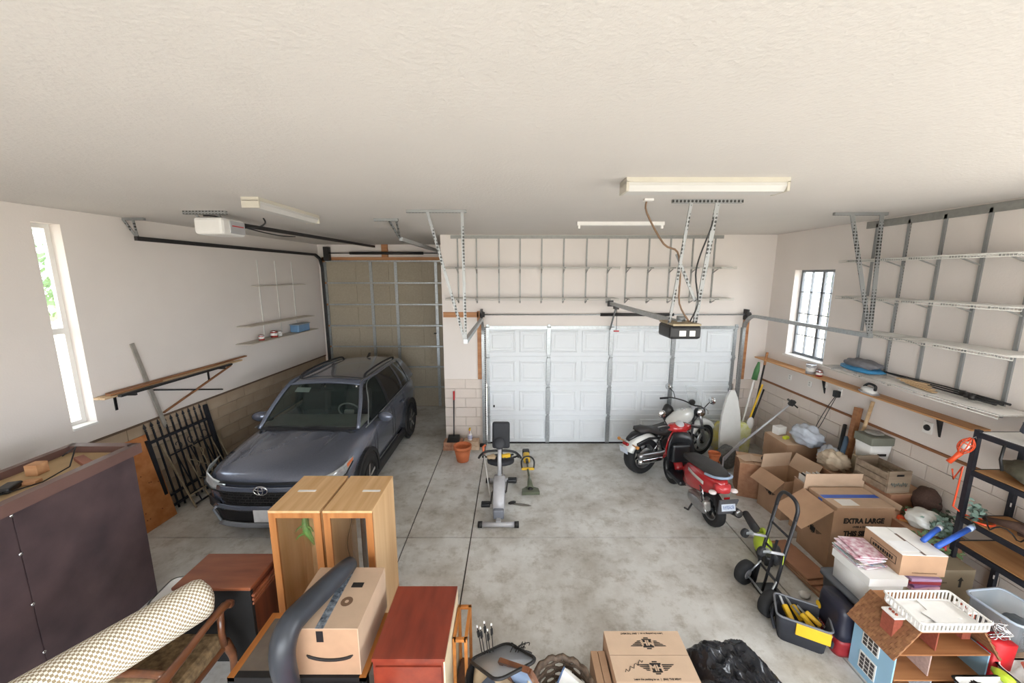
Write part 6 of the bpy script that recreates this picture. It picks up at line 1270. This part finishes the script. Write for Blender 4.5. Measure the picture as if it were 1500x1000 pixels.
# posts leaning on the wall
for k, (u0, v0, u1, v1, r_, ma, lab) in enumerate(((1236,655,1258,597,.035,LUMB,'brown wooden post leaning on the stem wall behind the plastic bundle'), (1252,652,1279,588,.022,LUM,'pale bat-like pole leaning on the stem wall by the cooler'), (1244,650,1251,640,.03,mat('blue_cap', (84,112,140), .5),'short blue tube standing beside the brown post'), (1232,640,1238,622,.025,BLACK,'short black handle standing beside the brown post'))):
    a, b2 = onX(u0, v0, 4.62), onX(u1, v1, 4.88); on(lab, 'leaning_post', 'post', M().bar(V((a.x,a.y,.02)), b2, r_*2, r_*2) if k == 0 else M().rod(V((a.x-(.1 if k == 2 else 0),a.y+(.14 if k == 1 else 0),.02 if k < 2 else a.z-.3)), b2-V((.1 if k == 2 else 0,0,0)), r_, 10), ma)
# plastic bundle and crumpled paper on the tall carton
PLAS = mat('plastic_film', (206,214,226), .2, 0, .25, 10, .5, bscale=20)
on('crumpled clear grey plastic wrap on the tall carton', 'plastic_wrap', 'plastic wrap', blob((4.56,5.66,.95), (.17,.26,.15), .2, 7, 28, 20), PLAS)
on('crumpled tan packing paper beside the plastic wrap', 'packing_paper', 'paper', blob((4.46,5.02,.86), (.16,.17,.13), .25, 9, 28, 20), mat('kraft_crumple', (206,188,164), .9, var=.15))
carton('cardboard_box', 'plain carton under the crumpled packing paper', (4.48, 5.02, 0), (.30, .3, .74), 0, CARD3, CARD)
on('clear plastic bag spilling over behind the packing paper', 'plastic_wrap', 'plastic wrap', blob((4.62,5.28,.78), (.13,.16,.16), .22, 8, 24, 16, 1, 2), PLAS)
on('small white carton on the tall carton by the wall', 'small_carton', 'box', M().cb((4.42,6.08,.87), (.16,.12,.13), rz(.2), .004), PAPER); on('yellow tape measure on the tall carton', 'tape_measure', 'tape measure', M().cb((4.38,5.86,.83), (.1,.06,.045), rz(.4), .012), mat('lime_yellow', (206,214,60), .4))
# brown woven bag, greenery, white bag, flowers
on('dark brown woven bag slumped against the stem wall', 'woven_bag', 'bag', blob((4.78,4.10,.82), (.12,.13,.17), .1, 6, 22, 16), mat('woven_brown', (88,66,58), .85, 0, .3, 60, .3)); carton('cardboard_box', 'low carton under the dark woven bag', (4.79, 4.06, 0), (.26, .2, .655), 0, CARD3, CARD3)
LEAF = mat('leaf_green', (104,124,84), .7, 0, .3, 20, 0, (74,96,62)); EUC = mat('eucalyptus', (138,160,148), .7, 0, .2, 20, 0, (104,130,120)); FRED = mat('flower_red', (206,44,66), .6, var=.2)
def leaves(m, c, r, n, s, rnd):
    for i in range(n):
        p = V(c)+V((rnd.gauss(0,r[0]*.5), rnd.gauss(0,r[1]*.5), rnd.gauss(0,r[2]*.5))); d = V((rnd.gauss(0,1),rnd.gauss(0,1),rnd.gauss(0,.6))).normalized(); e = d.orthogonal().normalized(); k = s*rnd.uniform(.6,1.2)
        m.add([p-d*k, p-d*k*.2+e*k*.5, p+d*k, p-d*k*.2-e*k*.5], [(0,1,2,3)])
    return m
def plant(name, label, cat, c, r, n, s, ma, extra=None):
    rnd = random.Random(sum(ord(q) for q in label) % 999); t = thing(name, label, cat, c); o = obj('foliage', leaves(M(), (0,0,r[2]*.7), r, n, s, rnd), ma, t); o['kind'] = 'stuff'
    for k in range(4): obj('stem', M().tube([(0,0,0), (rnd.uniform(-r[0],r[0])*.5, rnd.uniform(-r[1],r[1])*.5, r[2])], .005, 5), LEAF, t)
    if extra:
        for k in range(extra): obj('blossom', M().ell((rnd.uniform(-r[0],r[0])*.8, rnd.uniform(-r[1],r[1])*.8, r[2]*rnd.uniform(.6,1.3)), (.032,.032,.022), None, 10, 6, lambda p: 1+.25*math.sin(6*math.atan2(p.y,p.x))), FRED, t)
    return t
plant('green_garland', 'dark green artificial garland beside the woven bag', 'garland', (4.74,3.86,.67), (.1,.1,.1), 120, .035, mat('garland_dark', (66,80,64), .8))
plant('artificial_flowers', 'red artificial flowers on the arrow-printed carton', 'flowers', (4.16,3.5,.61), (.24,.14,.13), 220, .035, LEAF, 7)
plant('artificial_flowers', 'small red flower spray beside the EXTRA LARGE carton', 'flowers', (4.5,4.0,.68), (.06,.06,.08), 70, .03, LEAF, 3)
plant('eucalyptus_spray', 'pale eucalyptus spray beside the white plastic bag', 'greenery', (4.52,3.68,.66), (.1,.08,.14), 110, .04, EUC); plant('eucalyptus_spray', 'second eucalyptus spray at the black shelf post', 'greenery', (4.47,3.40,1.06), (.06,.05,.1), 70, .035, EUC)
on('white plastic shopping bag lying over the flowers', 'plastic_bag', 'bag', blob((4.52,3.86,.76), (.16,.14,.1), .16, 6, 26, 16), mat('bag_white', (226,226,222), .4, 0, .08, 8, .3, bscale=14)); carton('cardboard_box', 'plain carton under the white plastic bag', (4.54,3.83,0), (.42,.36,.66), 0, CARD3, CARD)
for k, (p, q, lab) in enumerate((((3.74,3.17,.99),(3.98,3.27,1.04),'pale-tipped blue tube lying on the white-topped carton'), ((3.78,3.09,.99),(4.2,3.22,1.07),'longer bright blue tube beside the pale-tipped one'))):
    t = thing('blue_tube', lab, 'tube', p); q = V(q)-V(p); obj('body', M().rod((0,0,.024), q+V((0,0,.024)), .021, 12), mat('tube_blue', (52,100,200), .4), t); obj('cap', M().rod(q*.98+V((0,0,.024)), q*1.12+V((0,0,.024)), .024, 12), [SILV, mat('cap_pale', (170,190,226), .4)][k], t)
on('orange cap lying among the clutter beside the crate', 'orange_cap', 'cap', M().lathe([(0,.04),(.04,.035),(.05,0)], 14, (4.42,3.99,.668)), ORG); on('short pine board lying across the clutter before the crate', 'pine_board', 'board', M().bar((4.38,3.98,.68), (4.7,3.70,.68), .05, .02), PINE)
# ================================================================ FAR RIGHT CORNER: IRONING BOARD, YARD TOOLS
t = thing('ironing_board', 'white-covered ironing board standing upright at the far corner', 'ironing board', (3.98, 6.72, 0)); R = rot(-.06,0,0)
pr_ = [(-.17,.04),(.17,.04),(.19,.5),(.17,.85),(.10,1.2),(.04,1.34),(-.04,1.34),(-.10,1.2),(-.17,.85),(-.19,.5)]
obj('board', M().prism([(x, z) for x, z in pr_], .05, frame((0,0,0), (1,0,0), (0,.06,1))), mat('ironing_cover', (226,226,222), .9, 0, .08, 6, .1), t); obj('leg', M().rod((-.1,.08,.04), (.1,.1,.9), .012), GALV, t); obj('leg', M().rod((.1,.08,.04), (-.1,.1,.9), .012), GALV, t)
t = thing('yard_bin', 'yellow-green bag bin holding yard tools in the corner', 'bin', (4.3, 6.9, 0)); obj('bag', M().loft([rrect(.26*k,.24*k,.05,z,4) for z, k in ((0,.85),(.2,1),(.5,1.02),(.68,1.05))]), mat('bag_lime', (206,206,90), .5, 0, .35, 8, 0, (236,236,214)), t)
for lab, nm, a, b2, r_, ma, end in (('green closed rake leaning in the corner yard bin','garden_rake',(4.28,6.95,.3),onX(1112,530,4.52),.016,WHITE,'green'), ('yellow handled shovel in the corner yard bin','shovel',(4.32,6.9,.3),onX(1117,563,4.5),.016,YEL,None), ('tall dark pole with wood tip in the corner yard bin','pole',(4.4,6.85,.3),onX(1124,516,4.8),.016,DARKMETAL,'wood'), ('thin dark stake in the corner yard bin','stake',(4.36,6.88,.3),onX(1119,570,4.6),.014,BLACK,None)):
    t = thing(nm, lab, 'yard tool', a); bb = b2-V(a); obj('shaft', M().rod((0,0,0), bb, r_, 8), ma, t)
    if end == 'green': obj('tines', M().tube([bb*.78, bb*.9, bb*1.0], [.05,.045,.02], 8), mat('rake_green', (70,120,70), .6), t)
    elif end == 'wood': obj('tip', M().rod(bb*.86, bb, r_*1.4, 8), WOODR, t)
    elif nm == 'shovel': obj('blade', M().ell(bb*.35+V((0,-.06,0)), (.07,.02,.12)), WHITE, t)
pot('flower_pot', 'lower terracotta pot of the stack by the scooter', (3.5,6.3,0), .1, .2, TERRA, 'stacked pots'); pot('flower_pot', 'upper terracotta pot nested in the stack by the scooter', (3.5,6.3,.2), .1, .16, TERRA, 'stacked pots')
on('yellow sack slumped behind the motorcycle', 'yellow_sack', 'sack', blob((4.0,7.12,.3), (.16,.14,.3), .12, 5, 20, 14), mat('sack_yellow', (226,206,70), .6, 0, .3, 6, 0, (196,196,186))); on('black mesh crate behind the scooter', 'mesh_crate', 'crate', blob((3.78,6.42,.22), (.17,.15,.22), .1, 5), mat('mesh_grey', (112,112,108), .7, 0, .5, 30))
# ================================================================ RIGHT WALL SMALL THINGS
zl4 = WSZ[3][0]; zg_ = zg
t = thing('folded_tarp', 'folded grey and blue tarp on the lowest wire shelf', 'tarp', (XR-.19, onX(1260,548,XR-.2).y, zl4+.012)); obj('blue_fold', blob((0,0,.04), (.16,.3,.042), .08, 7, 26, 12), mat('tarp_blue', (60,140,190), .5, var=.2), t); obj('grey_fold', blob((0,-.01,.11), (.14,.24,.06), .16, 8, 26, 14), mat('tarp_grey', (120,120,126), .6, 0, .3, 14), t)
for u, r_, lab, ma in ((1188,.07,'grey paint can on the plywood ledge below the window',SILV), (1201,.045,'rust-red paint can on the plywood ledge',RED)):
    p = onZ(u, 545, zg_); paint_can((XR-.12, onX(u,540,XR-.12).y, zg_), r_, r_*2.2, lab, ma)
p = onX(1272, 566, XR-.14); t = thing('clothes_iron', 'white and black clothes iron on the plywood ledge', 'iron', (XR-.14, p.y, zg_), PI/2); obj('sole', M().prism([(-.13,-.05),(.04,-.055),(.14,0),(.04,.055),(-.13,.05)], .02), SILV, t); obj('body', M().loft([[V((x*k,y*k,z)) for x, y in ((-.12,-.045),(.03,-.05),(.12,0),(.03,.05),(-.12,.045))] for z, k in ((.02,1),(.06,.85),(.09,.55))]), WHITE, t); obj('handle', M().tube([(-.1,0,.06),(-.1,0,.12),(0,0,.13),(.06,0,.08)], .016, 8), BLACK, t)
for k, (u, v, lab) in enumerate(((1345,562,'tan wood offcuts on the lowest wire shelf'),)):
    p = onX(u, v, XR-.2); t = thing('wood_offcuts', lab, 'offcuts', (XR-.2, p.y, zl4+.012))
    for j in range(4): obj('offcut', M().cb((.02*j-.03,.06*j-.09,.012+.012*j), (.06,.3,.012), rz(.15*j-.2)), LUM, t)
p = onX(1440, 578, XR-.16); t = thing('fishing_rods', 'bundle of fishing rods with reels at the end of the lowest wire shelf', 'fishing rod', (XR-.16, p.y, zl4+.014))
for j in range(3): rd = obj('rod', M().tube([(.03*j,-.12-.03*j,.03+.01*j),(.05*j,.4,.035+.01*j),(.04,1.3,.06)], [.012,.008,.003], 6), BLACK, t); obj('reel', M().lathe([(0,-.02),(.03,-.02),(.03,.02),(0,.02)], 12, (.03*j-.03,.06+.07*j,.05), rot(PI/2,0,.4)), DARKMETAL, t)
for k, (u, v, lab, bg_) in enumerate(((1158,552,'white outlet plate near the corner on the right wall',0), (1187,562,'white switch plate on the right wall under the window',0), (1210,563,'white blank plate beside the ledge bracket',0), (1231,574,'white outlet with black adapter and cords on the right wall',1), (1360,626,'large round-socket outlet on the right wall under the ledge',2), (1344,655,'small grey junction box on the stem wall',3))):
    p = onX(u, v, XR); t = thing('outlet', lab, 'outlet', (XR-.001, p.y, p.z)); s_ = .07 if bg_ == 2 else .05
    obj('plate', M().cb((-.008,0,0), (.014,s_*1.5,s_*2), None, .003), WHITE if bg_ != 3 else SILV, t)
    if bg_ == 2: obj('socket', M().lathe([(0,.012),(.034,.012),(.038,0)], 20, (-.014,0,0), rot(0,-PI/2,0)), BLACK, t)
    elif bg_ == 0: obj('socket', M().cb((-.016,0,.02), (.004,.025,.025), None, .001).cb((-.016,0,-.02), (.004,.025,.025), None, .001), mat('socket_grey', (190,188,184), .5), t)
    elif bg_ == 1:
        obj('adapter', M().cb((-.05,0,-.03), (.07,.08,.1), None, .012), BLACK, t)
        for q in (0, 1): obj('cord', M().tube([(-.05,.02*q,-.08),(-.06,.08+.05*q,-.3),(-.1,.16+.06*q,-.6),(-.16,.2,-.75)], .005, 5), BLACK, t)
